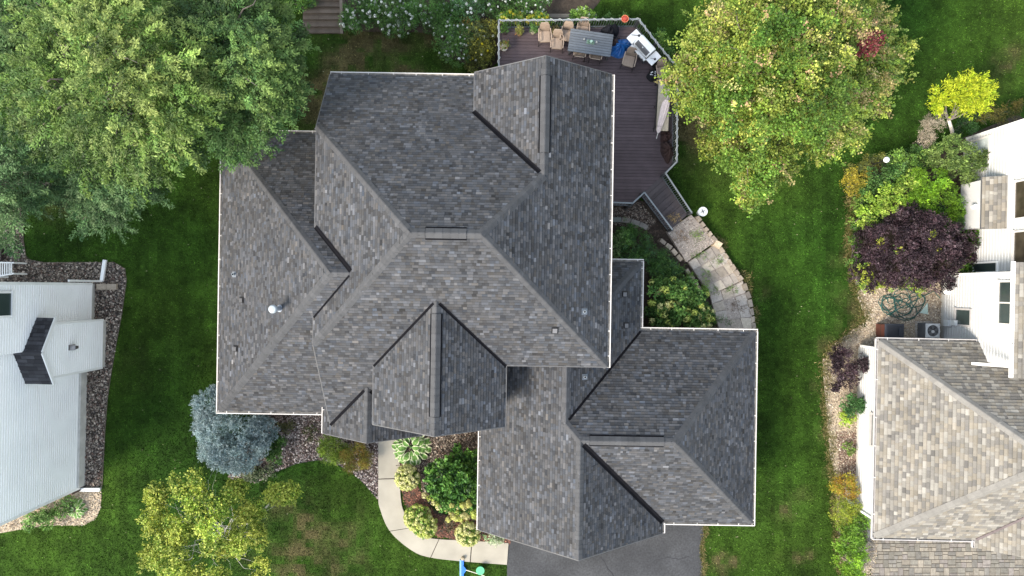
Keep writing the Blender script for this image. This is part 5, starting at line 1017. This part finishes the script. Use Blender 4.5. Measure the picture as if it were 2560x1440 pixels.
# --- yellow green birch at the lower left
LY = lob([(390, 1290, 4.5, 34), (405, 1345, 5, 46), (400, 1240, 4.5, 24), (470, 1215, 5, 45), (520, 1200, 5, 45), (460, 1290, 6, 60), (520, 1270, 6, 55), (580, 1260, 5.5, 50), (560, 1330, 6.5, 60), (620, 1310, 5.5, 50), (650, 1270, 4.8, 38), (690, 1240, 4.2, 22), (722, 1232, 4, 14), (480, 1370, 6, 70), (430, 1410, 5, 50), (540, 1420, 6, 60), (600, 1390, 5, 50), (640, 1340, 4.6, 30), (390, 1390, 4.6, 36), (640, 1425, 4, 40), (590, 1215, 4, 24)])
YP = [(.22, .30, .035), (.14, .23, .028), (.32, .36, .055), (.085, .165, .02)]
tree('birch_tree', 'sparse yellow green young tree with pale branches on the front lawn', P(620, 1300), LY, [foliage(clumps(LY, .85, (.2, .42), -.3), 2100, 13, .34, .09, .10, .08, YP, [3, 3, 2.4, 1.6], up=.4, shell=(.45, 1.05), jit=.25, tip=(.45, .46, .09), cl=.7, clv=.35, follow=.4)], .075, m_palebark, fork=.25, lr=.27, twigs=3)
# --- lime tree at the far right
LL = lob([(2385, 235, 3, 34), (2420, 225, 3.2, 36), (2450, 240, 3, 30), (2350, 245, 2.8, 26), (2440, 210, 3, 24), (2465, 225, 2.8, 16), (2395, 262, 2.6, 24), (2440, 268, 2.6, 24), (2340, 262, 2.6, 14)])
t = thing('small_tree', 'small vivid lime yellow tree near the right house', 'tree', P(2384, 350)); b = P(2384, 350, 0); e = P(2372, 300, 2.0); MB().tube([b, b.lerp(e, .5)+Vector((.03, 0, 0)), e], [.10, .085, .07], 8).build('trunk', m_palebark, t, world=True, smooth=True)
for l in LL: MB().tube(wob(e, l[:3], 3, .05), [.05, .04, .03, .012], 5).build('limb', m_bark, t, world=True)
V, Fq, C = addv(foliage(LL, 420, 18, .45, .07, .13, .04, [(.33, .42, .02), (.26, .37, .02), (.40, .45, .025), (.36, .26, .03)], [4, 3, 3, .12], up=.2, shell=(.4, 1.1), jit=.2, follow=1.2, clv=.15)); np_mesh('crown', V, Fq, m_leaf, t, C)
# --- blue spruce
LS = lob([(590, 1085, 1.6, 92, .8), (530, 1010, 1.2, 44, .9), (520, 1060, 1.0, 36, .9), (655, 1075, 1.1, 38, .9), (540, 1120, 1.0, 40, .9), (600, 1130, 1.0, 55, .8), (560, 985, 1.0, 30, .9)])
shrub('blue_spruce', 'globe shaped silvery blue spruce at the house corner', LS, [foliage(clumps(LS, 9, (.14, .24), -.1, .8, (.85, 1.03)), 5200, 14, .22, .03, .09, .022, [(.16, .23, .235), (.22, .30, .31), (.11, .165, .17)], up=.1, shell=(.45, 1.03), hemi=-.15, jit=.18, tip=(.46, .54, .56), cl=.5, clv=.25, follow=.9, nb=.8), foliage(LS, 1600, 14, .2, .05, .09, .024, [(.13, .19, .195), (.18, .25, .26)], up=.1, shell=(.2, .92), hemi=-.05, jit=.2)], 'spruce', m=m_needle, stems=3)
# --- helper for ordinary shrubs
def bush(label, lst, pal, dens=1.0, ll=.09, lw=.055, name='shrub', cat='shrub', tip=None, L=.22, wts=None, group=None, jit=.25, m=m_leaf, up=.5, extra=(), follow=.5, clv=.3, sp=.06, hemi=-.1):
    lo = lob(lst); ar = float((math.pi*lo[:, 3]*lo[:, 4]).sum()); n = max(20, int(ar*95*dens)); lc = clumps(lo, 5, (.13, .27), -.1, .7) if ar > .9 else lo; return shrub(name, label, lo, [foliage(lc, n, 12, L, sp, ll, lw, pal, wts, up=up, shell=(.5, 1.02), hemi=hemi, jit=jit, tip=tip, cl=.5, clv=clv, follow=follow)]+list(extra), cat, group, m)
GR = [(.065, .145, .032), (.10, .20, .045), (.045, .105, .026)]; LG = [(.14, .26, .04), (.20, .32, .06), (.09, .18, .03)]; YG = [(.30, .34, .05), (.22, .28, .04), (.38, .38, .07)]; OL = [(.12, .14, .03), (.17, .18, .04), (.08, .10, .03)]; PU = [(.036, .022, .028), (.054, .032, .040), (.024, .016, .020), (.085, .06, .07)]
# front bed of the dark house
bush('low dark green shrub between the blue spruce and the rock bed', [(700, 1125, .4, 36), (690, 1110, .35, 26)], GR, 1.2)
bush('thin brownish green shrub under the gutter in rock bed', [(720, 1058, .3, 22), (712, 1072, .3, 16)], [(.07, .07, .03), (.10, .10, .04), (.05, .06, .03)], .5)
bush('small sparse dark plant alone in the rock bed', [(775, 1085, .25, 17)], [(.05, .07, .02), (.08, .07, .03)], .5)
bush('bright green mounded shrub by the entry gable', [(833, 1125, .5, 36), (820, 1112, .5, 26), (848, 1140, .4, 24)], [(.13, .21, .025), (.18, .25, .03), (.09, .15, .02)], 2.4, .05, .03)
bush('bronze tinged mounded shrub by the walk', [(890, 1140, .5, 38), (905, 1150, .45, 26), (875, 1155, .4, 24)], [(.20, .19, .03), (.22, .14, .03), (.15, .17, .025)], 2.4, .05, .03)
bush('straggling green groundcover below the blue spruce', [(650, 1185, .2, 26, .4), (630, 1195, .2, 22, .4), (680, 1170, .2, 20, .4), (612, 1200, .15, 18, .4)], [(.09, .12, .06), (.06, .11, .04), (.13, .15, .09)], .7)
# hydrangea with separate flower heads
def head_mesh(col, n=46, r=.11):
    u = nrm(rng.normal(0, 1, (n, 3))+np.array([0, 0, .35])); p = u*r*rng.uniform(.75, 1.05, (n, 1)); a = nrm(np.cross(u, rng.normal(0, 1, (n, 3)))); b = np.cross(u, a); q = .030
    V = np.stack([p-a*q, p+b*q+u*.006, p+a*q, p-b*q+u*.006], 1).reshape(-1, 3); me = bpy.data.meshes.new('flower_head'); me.from_pydata(V.tolist(), [], np.arange(4*n).reshape(n, 4).tolist())
    c = np.array(col)*np.exp(rng.normal(0, .16, (n, 1))); at_ = me.attributes.new('Col', 'FLOAT_COLOR', 'FACE'); at_.data.foreach_set('color', np.concatenate([c, np.ones((n, 1))], 1).astype(np.float32).ravel()); me.materials.append(m_flower); return me
HC = [head_mesh((.50, .53, .17)), head_mesh((.58, .58, .25)), head_mesh((.40, .47, .11)), head_mesh((.64, .61, .34))]; HY = [head_mesh((.47, .46, .15)), head_mesh((.37, .42, .10)), head_mesh((.54, .50, .24))]; HW = [head_mesh((.74, .75, .72), 26, .06), head_mesh((.66, .68, .62), 26, .06)]; HYL = [head_mesh((.55, .48, .03), 26, .07), head_mesh((.62, .58, .12), 26, .07)]
def heads(t, lobes, n, meshes, sc=(.7, 1.2), hemi=.25, bias=None, name='flower_head', rad=1.0):
    base = Vector(t.location); k = 0
    while k < n:
        l = lobes[random.randrange(len(lobes))]; z = random.uniform(hemi, 1); a = random.uniform(0, 6.283); s_ = math.sqrt(1-z*z); u = Vector((s_*math.cos(a), s_*math.sin(a), z))
        if bias and not bias(u): continue
        p = Vector((l[0]+u.x*l[3]*rad, l[1]+u.y*l[4]*rad, max(.08, l[2]+u.z*l[5]*rad))); o = link(name, random.choice(meshes), t); o.location = p-base; q = random.uniform(*sc); o.scale = (q, q, q*random.uniform(.9, 1.3)); o.rotation_euler = (u.y*-.6, u.x*.6, a); k += 1
l1 = lob([(1130, 1200, 1.0, 66, .8), (1160, 1175, .9, 48, .8), (1100, 1195, .8, 40, .8), (1130, 1240, .7, 46, .8), (1160, 1230, .8, 40, .8), (1140, 1145, .8, 32, .8), (1170, 1260, .5, 30)])
t = shrub('hydrangea', 'big dark green hydrangea with creamy flower heads along its lower side', l1, [foliage(clumps(l1, 4, (.16, .34), -.1, .7), 1300, 11, .2, .07, .17, .115, [(.05, .13, .025), (.08, .19, .03), (.03, .08, .02), (.11, .23, .04)], up=.5, shell=(.5, 1), hemi=-.1, cl=.4)], 'hydrangea')
l1b = lob([(1130, 1240, .8, 58, .7), (1110, 1215, .85, 56, .7), (1170, 1255, .7, 38, .7), (1085, 1230, .5, 26), (1150, 1275, .35, 24), (1185, 1275, .3, 18)]); heads(t, l1b, 66, HY, (1.0, 1.6), .1, lambda u: u.y < .1)
l2 = lob([(1695, 755, 1.0, 62, .8), (1655, 740, .9, 46, .8), (1730, 760, .8, 44, .8), (1650, 790, .8, 40, .8), (1720, 800, .7, 40, .8), (1755, 790, .6, 28, .8)])
t = shrub('hydrangea', 'hydrangea with greenish cream heads between the stone path and garage', l2, [foliage(clumps(l2, 4, (.16, .34), -.1, .7), 1300, 11, .2, .07, .14, .09, GR+[(.12, .22, .05)], up=.5, shell=(.5, 1), hemi=-.1, cl=.4)], 'hydrangea'); heads(t, l2, 70, [HC[0], HC[2], HC[1]], (1.2, 1.8), .25)
for lst, lb, n in (([(1018, 1193, .45, 27, .9)], 'small round hydrangea covered in cream heads nearest the hosta', 120), ([(1045, 1292, .45, 30, .9), (1062, 1312, .42, 28, .9)], 'largest pale hydrangea at the bend of the walk', 190), ([(1170, 1333, .45, 27, .9)], 'small round hydrangea covered in cream heads nearest the garage', 115)):
    lo = lob(lst); t = shrub('hydrangea', lb, lo, [foliage(lo, int(150*len(lst)), 12, .14, .05, .08, .055, LG, up=.5, hemi=0)], 'hydrangea', 'pale hydrangeas along the walk'); heads(t, lo, n, [HC[1], HC[0], HC[3], HC[1]] if n != 190 else [HC[0], HC[2], HY[1], HC[1]], (.7, 1.0), .0, rad=1.08)
bush('low variegated plant tucked under the garage eave', [(1225, 1340, .2, 16), (1240, 1345, .18, 14), (1250, 1348, .15, 9)], [(.30, .42, .22), (.50, .56, .38), (.18, .32, .12)], 1.0, .09, .045)
bush('dark small shrub in the red mulch', [(1122, 1310, .25, 16)], [(.05, .055, .025), (.07, .06, .03)], .6)
# hosta: every leaf is a part
def hosta(label, px, py, rad, n, ml=.42):
    c = P(px, py); t = thing('hosta', label, 'hosta', c)
    gm = [m_col]; vs = []; fs = []; cols = []; nl_ = 6
    mb = MB(); prof = [(0, .02), (.25, .12), (.5, .15), (.75, .115), (1, .004)]
    for i in range(4):
        for j, (u0, u1, col) in enumerate(((-1, -.66, (.55, .60, .38)), (-.66, 0, (.12, .24, .06)), (0, .66, (.15, .28, .075)), (.66, 1, (.55, .60, .38)))):
            q = []
            for tt, w_ in (prof[i], prof[i+1]):
                for u in (u0, u1): q.append((u*w_, tt*.42, .10*math.sin(tt*2.6)*1.4-.10*tt*tt+.03*abs(u)-.012*math.sin(8*tt)*abs(u)))
            mb.add(q, [(0, 1, 3, 2)], col)
    me = mb.mesh('leaf', m_flower)
    for k in range(n):
        a = k*2.39996+random.uniform(-.15, .15); f = math.sqrt((k+.5)/n); r = rad*f*.68; o = link('leaf', me, t); o.location = (r*math.cos(a), r*math.sin(a), .34-.26*f+random.uniform(-.02, .02)); q = random.uniform(.75, 1.15)*ml/.42; o.scale = (q, q, q); o.rotation_euler = (random.uniform(-.2, .25)-.35*f, random.uniform(-.25, .25), a-math.pi/2)
    MB().lathe([(.12, 0), (.1, .1), (.04, .2)], 8, (0, 0, 0), (.06, .13, .04)).build('stem', m_col, t)
hosta('large variegated hosta with white edged leaves beside the walk', 1029, 1116, S(46), 48, .5); hosta('small pale hosta in tan gravel by the left white house', 196, 1272, S(20), 26, .3)
# left house front bed
bush('loose green shrub at the front corner of the left house', [(115, 1290, .5, 32), (90, 1300, .4, 26), (145, 1285, .4, 24)], [(.10, .20, .04), (.15, .26, .07), (.06, .13, .03)], .9)
bush('small upright green shrub beside the pale hosta', [(175, 1255, .4, 18), (165, 1270, .3, 16)], GR, .8)
for px, py, lb in ((192, 1070, 'thin pale dried plant by the left house wall'), (188, 1182, 'small grey green plant by the left foundation')):
    c = P(px, py, 0); t = thing('dry_plant', lb, 'plant', c, 0); mb = MB()
    for k in range(14): a = random.uniform(0, 6.28); r = random.uniform(.15, .45); mb.tube([(0, 0, 0), (r*.4*math.cos(a), r*.4*math.sin(a), .35), (r*math.cos(a), r*math.sin(a), random.uniform(.4, .9))], [.012, .009, .004], 4, (.42, .44, .42) if py < 1100 else (.25, .3, .27))
    mb.build('stem', m_col, t)
# top bed: white flowering clumps
ph = [((900, 40, .7, 42), 'nearest the timber steps'), ((960, 20, .8, 46), 'at the top edge beside the first clump'), ((1000, 55, .6, 40), 'bordering the dry lawn'), ((1060, 20, .8, 46), 'in the middle of the top bed'), ((1110, 50, .6, 40), 'above the mixed flowering bush'), ((1170, 15, .8, 44), 'above the deck corner'), ((1250, 8, .8, 40), 'behind the deck rail corner'), ((1330, 5, .7, 40), 'farthest along behind the deck')]
for i, (l, lb) in enumerate(ph):
    lst = [l, (l[0]+25, l[1]-18, .6, 30), (l[0]-22, l[1]+14, .5, 28)]; lo = lob(lst); t = shrub('phlox', 'clump of white phlox '+lb, lo, [foliage(lo, int(330 if i < 6 else 260), 12, .25, .08, .10, .04, [GR, GR, GR+[(.08, .16, .07)]][i % 3], up=.7, hemi=0, cl=.4)], 'flowers', 'white phlox clumps in the top bed'); heads(t, lo, [40, 60, 44, 30, 16, 20, 26, 22][i], HW, (.7, 1.3), .3, name='flower_cluster')
bush('green leafy clump hanging over the timber steps', [(745, 8, .8, 30), (775, 2, .8, 26), (715, -5, .8, 26)], LG+GR, .9)
mx = lob([(1120, 105, .9, 40), (1140, 135, .7, 36), (1112, 75, .7, 30), (1150, 95, .8, 34)]); t = shrub('flowering_shrub', 'white flowering bush left of the deck', mx, [foliage(mx, 480, 12, .2, .07, .08, .045, GR+[(.10, .14, .08)], up=.6, hemi=0)], 'flowering shrub'); heads(t, mx, 34, HW, (.6, 1.1), .2, name='flower_cluster')
mx = lob([(1185, 90, .8, 34), (1205, 120, .7, 34), (1225, 75, .6, 26), (1190, 140, .5, 28)]); t = shrub('flowering_shrub', 'yellow flowering bush against the deck side', mx, [foliage(mx, 560, 12, .2, .07, .08, .045, OL+[(.22, .22, .04), (.10, .13, .05)], up=.6, hemi=0)], 'flowering shrub'); heads(t, mx, 16, HYL, (.6, 1.0), .3, name='flower_cluster'); heads(t, mx, 10, HW, (.6, 1.0), .3, name='flower_cluster')
bush('brownish green bush below the yellow flowers', [(1215, 150, .5, 24), (1190, 165, .4, 22), (1230, 135, .4, 18)], OL, .9)
bush('orange tinted bush behind the white flowering bush', [(1155, 65, .6, 22), (1130, 60, .5, 16)], [(.20, .16, .04), (.10, .16, .03), (.28, .16, .04)], .9)
for (px, py, n, lb) in ((1275, 45, 34, 'yellow flowers outside the rail corner'), (1345, 52, 40, 'yellow flowers through the rail behind the chairs'), (1455, 40, 6, 'light green clump behind the rail with white dots')):
    lo = lob([(px, py, .9, 18), (px+20, py+2, .9, 14), (px-16, py, .9, 12)]); t = shrub('flowering_plant', lb, lo, [foliage(lo, 130, 12, .2, .07, .1, .05, LG, up=.7, hemi=0)], 'flowers', 'flowers along the deck rail'); heads(t, lo, n, HYL if n > 8 else HW, (.9, 1.4), .2, name='flower_cluster')
bush('dark green plants growing below the long deck rail', [(1400, 62, .5, 20), (1440, 62, .5, 20), (1480, 60, .5, 20), (1520, 58, .5, 20), (1560, 56, .5, 18), (1310, 62, .5, 18), (1280, 62, .5, 18)], GR, .8)
bush('leafy plants outside the angled rail by the grill', [(1645, 95, 1.2, 12), (1660, 110, 1.3, 14), (1668, 130, 1.0, 16), (1650, 85, 1.0, 10)], LG+GR, 1.0)
# pots on the deck
for px, py, pr, pot, pal, lb, hd in ((1262, 76, .14, (.06, .05, .045), GR, 'dark pot with loose green herbs at the rail corner', 0), (1299, 80, .15, (.24, .15, .08), OL+[(.35, .16, .05)], 'tan pot with mixed orange flowers, second from the rail corner', 5), (1333, 76, .13, (.36, .33, .24), GR, 'small beige pot with green plant, third from rail corner', 0), (1260, 117, .17, (.55, .54, .5), OL+[(.3, .14, .05)], 'white pot with yellowing plant by the side rail', 0), (1387, 78, .14, (.45, .34, .16), [(.05, .05, .02), (.09, .08, .03)], 'small wooden tub planter between two tan chairs', 0)):
    p = P(px, py, ZD+.35); t = thing('potted_plant', lb, 'potted plant', (p.x, p.y, ZD), 0, 'potted plants on the deck'); MB().lathe([(pr*.7, 0), (pr, .26), (pr*1.1, .28), (pr*1.1, .32), (pr*.92, .32), (pr*.9, .28), (.01, .28)], 16, (0, 0, 0), pot).build('pot', m_col, t)
    lo = np.array([(p.x, p.y+.05, ZD+.42, pr*1.25, pr*1.25, pr)]); V, Fq, C = foliage(lo, 46, 10, .16, .04, .07, .03, pal, up=.6, hemi=-.1); np_mesh('foliage', V, Fq, m_leaf, t, C)
    if hd: heads(t, lo, hd, HYL, (.5, .7), .4, name='bloom'); [setattr(o, 'location', o.location-Vector((0, 0, ZD))) for o in t.children if o.name.startswith('bloom')]
for o in list(bpy.data.objects):
    if o.name.startswith('bloom') and o.parent and o.parent.name.startswith('potted') and o.location.z > 1.2: o.location.z -= ZD
# plants by the stone path
bush('tall grassy perennials between the house wall and stone path', [(1590, 610, .5, 42), (1560, 590, .5, 34), (1625, 640, .5, 40), (1650, 665, .4, 34), (1680, 690, .4, 30), (1570, 640, .5, 30)], GR+[(.06, .13, .05)], 1.0, .17, .022, L=.35, follow=1.0)
bush('bright green feathery plant beside the hydrangea', [(1745, 715, .5, 24), (1725, 700, .4, 20)], LG, 1.0, .12, .02, follow=1.0)
bush('leafy perennials close under the tall roof eave', [(1548, 600, .7, 24), (1545, 630, .6, 22)], [(.09, .16, .05), (.14, .22, .08), (.2, .26, .12)], .9)
for px, py, r, z, pal, lb in ((1684, 540, 14, .9, [(.35, .22, .09), (.42, .30, .14)], 'dried tan grass tuft on the stair'), (1740, 585, 16, .45, LG, 'weeds on the top stone landing'), (1790, 650, 14, .32, GR+LG, 'weeds along the outer edge of the middle landing'), (1775, 720, 15, .3, LG, 'weeds at the joint above the lowest landing'), (1830, 720, 12, .22, GR+LG, 'weeds beside the blocks of the lowest landing'), (1745, 630, 16, .42, GR+LG, 'weeds along the joint below the top landing'), (1760, 680, 13, .3, LG, 'weeds in the middle stone landing'), (1700, 590, 16, .45, [(.22, .15, .10), (.30, .22, .14)], 'dry brown weeds at the foot of the stair'), (1808, 795, 14, .2, GR, 'weeds on the lowest landing'), (1845, 760, 14, .2, [(.22, .16, .12), (.30, .22, .17)], 'dry brown weeds on the lowest landing')):
    bush(lb, [(px, py, z, r, .25), (px+10, py+9, z, r*.7, .25), (px-11, py+6, z, r*.7, .25)], pal, .45, .08, .018, name='weeds', cat='weeds', L=.12, follow=.8)
# right neighbour's planting
rb = [('golden shrub at the lawn edge below the lamp post', [(2140, 445, .8, 32), (2125, 465, .6, 24), (2150, 475, .5, 20)], [(.34, .27, .03), (.24, .24, .03), (.40, .34, .05)], 1.0, .07, .035), ('olive feathery shrub beside the black lamp post', [(2165, 415, .9, 30), (2190, 405, .8, 24), (2135, 425, .7, 20)], OL+[(.2, .2, .03)], .9, .09, .03),
      ('dark green shrub in the middle of the planted corner', [(2200, 450, 1.0, 46), (2240, 440, 1.0, 40), (2180, 480, .8, 36)], GR, .9, .1, .05), ('light green shrub just right of the lamp globe', [(2260, 415, 1.2, 34), (2240, 400, 1.0, 24), (2285, 420, 1.1, 28)], LG+[(.12, .22, .06)], .9, .10, .05),
      ('lime leafed shrub above the purple shrub', [(2230, 490, 1.4, 34), (2260, 470, 1.5, 32), (2190, 510, 1.2, 34), (2160, 540, 1.0, 34), (2280, 440, 1.4, 24)], [(.22, .34, .04), (.30, .40, .07), (.12, .22, .03)], .9, .11, .075), ('bright green feathery shrub beside the white bump-out', [(2320, 460, 1.6, 50), (2350, 490, 1.6, 46), (2300, 500, 1.5, 40), (2370, 520, 1.3, 36)], [(.12, .24, .015), (.16, .30, .02), (.08, .17, .015)], 1.0, .13, .03),
      ('mid green tree-like shrub against the far white wall', [(2380, 385, 1.8, 46), (2350, 400, 1.6, 38), (2415, 415, 1.6, 36), (2395, 430, 1.4, 36), (2440, 395, 1.8, 28), (2455, 405, 1.8, 16)], [(.11, .17, .04), (.16, .23, .06), (.07, .12, .03)], .9, .10, .05), ('green creeping shrub below the white bump-out', [(2440, 600, 1.0, 36), (2465, 630, 1.0, 30), (2480, 655, .9, 26), (2420, 575, 1.0, 28), (2400, 660, .8, 34), (2445, 672, .8, 26)], [(.08, .18, .02), (.14, .27, .03), (.05, .11, .02)], 1.0, .10, .07),
      ('dark evergreen shrub behind the lime tree', [(2420, 305, .8, 30), (2400, 325, .7, 24)], [(.02, .055, .02), (.03, .075, .02)], 1.0, .08, .03), ('brownish olive shrub at the back of right house', [(2470, 300, .9, 36), (2500, 285, .9, 30), (2440, 290, .8, 24), (2530, 272, .8, 24)], [(.09, .09, .02), (.13, .11, .025), (.06, .07, .02)], .9, .08, .03)]
rb += [('low mixed green plants filling the lawn edge beside purple shrub', [(2150, 520, .5, 26), (2140, 560, .5, 22), (2135, 610, .4, 18), (2130, 650, .4, 18), (2175, 545, .7, 26)], GR+LG, .9, .09, .05), ('yellowish weedy plants at the lower lawn edge of purple shrub', [(2150, 700, .4, 20), (2170, 715, .4, 20), (2140, 680, .3, 16), (2215, 715, .4, 18)], YG+LG, .7, .08, .05),
       ('dark filler shrub between lime shrub and white bump-out', [(2330, 540, 1.2, 36), (2370, 555, 1.1, 34), (2300, 535, 1.2, 28), (2395, 540, 1.0, 24)], GR, .9, .1, .06), ('small green shrub between the beige dried shrub and lamp', [(2300, 400, .9, 28), (2325, 385, .8, 24), (2280, 385, .7, 20)], GR+LG, .9, .09, .05)]
for lb, lst, pal, dn, ll, lw in rb: bush(lb, lst, pal, dn, ll, lw)
bush('dried beige feathery shrub below the lime tree', [(2325, 320, .9, 30), (2310, 345, .7, 26), (2340, 305, .8, 24), (2300, 370, .5, 18)], [(.38, .32, .25), (.30, .25, .19), (.46, .40, .32)], 1.3, .09, .012, follow=1.0)
lp_ = [(2290, 600, 2.2, 80), (2230, 600, 1.9, 62), (2350, 600, 1.9, 60), (2190, 640, 1.5, 48), (2260, 650, 1.8, 66), (2340, 650, 1.7, 60), (2400, 600, 1.5, 38), (2390, 640, 1.3, 36), (2290, 690, 1.3, 46), (2350, 695, 1.0, 36), (2230, 690, 1.2, 40), (2280, 550, 1.8, 44), (2180, 590, 1.4, 34), (2150, 640, 1.0, 28), (2145, 690, .8, 26), (2180, 700, .9, 30), (2420, 640, 1.0, 26), (2240, 545, 1.6, 26), (2330, 560, 1.5, 30), (2150, 590, .9, 22)]
bush('very large dark purple leaved shrub by the right white house', lp_, PU, .68, .09, .06, wts=[3, 3, 2, 1.6], extra=[foliage(lob([(2330, 590, 2.3, 14), (2155, 665, 1.4, 16), (2160, 690, 1.2, 18), (2245, 625, 2.3, 16), (2340, 620, 2.2, 10), (2200, 610, 1.9, 12), (2270, 655, 2.2, 14), (2390, 665, 1.4, 14), (2310, 705, 1.2, 16)]), 75, 10, .16, .06, .1, .07, LG+YG, up=.8, hemi=.3)], clv=.4)
bush('yellow green foliage under the purple shrub', [(2270, 712, .6, 20), (2250, 705, .6, 16), (2300, 716, .5, 16), (2200, 705, .5, 16)], YG+LG, .7, .1, .06)
bush('small dark purple shrub against the right garage wall', [(2110, 905, 1.0, 38), (2095, 930, .8, 30), (2135, 925, .9, 26), (2120, 955, .6, 26), (2090, 885, .7, 24), (2155, 905, 1.0, 12), (2165, 915, 1.0, 9), (2085, 960, .5, 18)], PU, .9, .09, .055, wts=[3, 3, 2, 1.4])
bush('small round dark green shrub on tan pebbles', [(2135, 1015, .7, 26), (2120, 1005, .6, 18), (2150, 1025, .6, 18)], [(.05, .13, .04), (.07, .17, .05)], 1.1)
bush('little yellow green plant below the dark green shrub', [(2120, 1040, .3, 17), (2112, 1050, .25, 12)], [(.26, .36, .04), (.18, .28, .03)], 1.0)
bush('tiny light green plant alone in the pebbles', [(2120, 1122, .2, 13)], LG, .8)
bush('yellow orange mounded shrub at the hedge end near the downspout', [(2105, 1215, .5, 32), (2125, 1225, .5, 26), (2095, 1235, .45, 24)], [(.38, .31, .03), (.34, .20, .03), (.30, .32, .04)], 1.3, .06, .035)
bush('yellow green hedge shrub next to the orange one', [(2105, 1270, .6, 32), (2125, 1265, .6, 26), (2110, 1295, .6, 30)], [(.27, .33, .03), (.34, .38, .05), (.18, .25, .03)], 1.3, .06, .035)
bush('mid green hedge shrub beside the paver drive', [(2130, 1325, .7, 38), (2145, 1300, .6, 26), (2115, 1345, .6, 34), (2150, 1345, .6, 20)], [(.12, .24, .025), (.17, .30, .035), (.08, .17, .02)], 1.2, .075, .05)
bush('bright green hedge shrub at the bottom edge', [(2120, 1400, .7, 38), (2140, 1385, .6, 28), (2130, 1430, .7, 34), (2110, 1440, .6, 30)], [(.16, .31, .02), (.22, .38, .03), (.10, .21, .02)], 1.3, .07, .045)
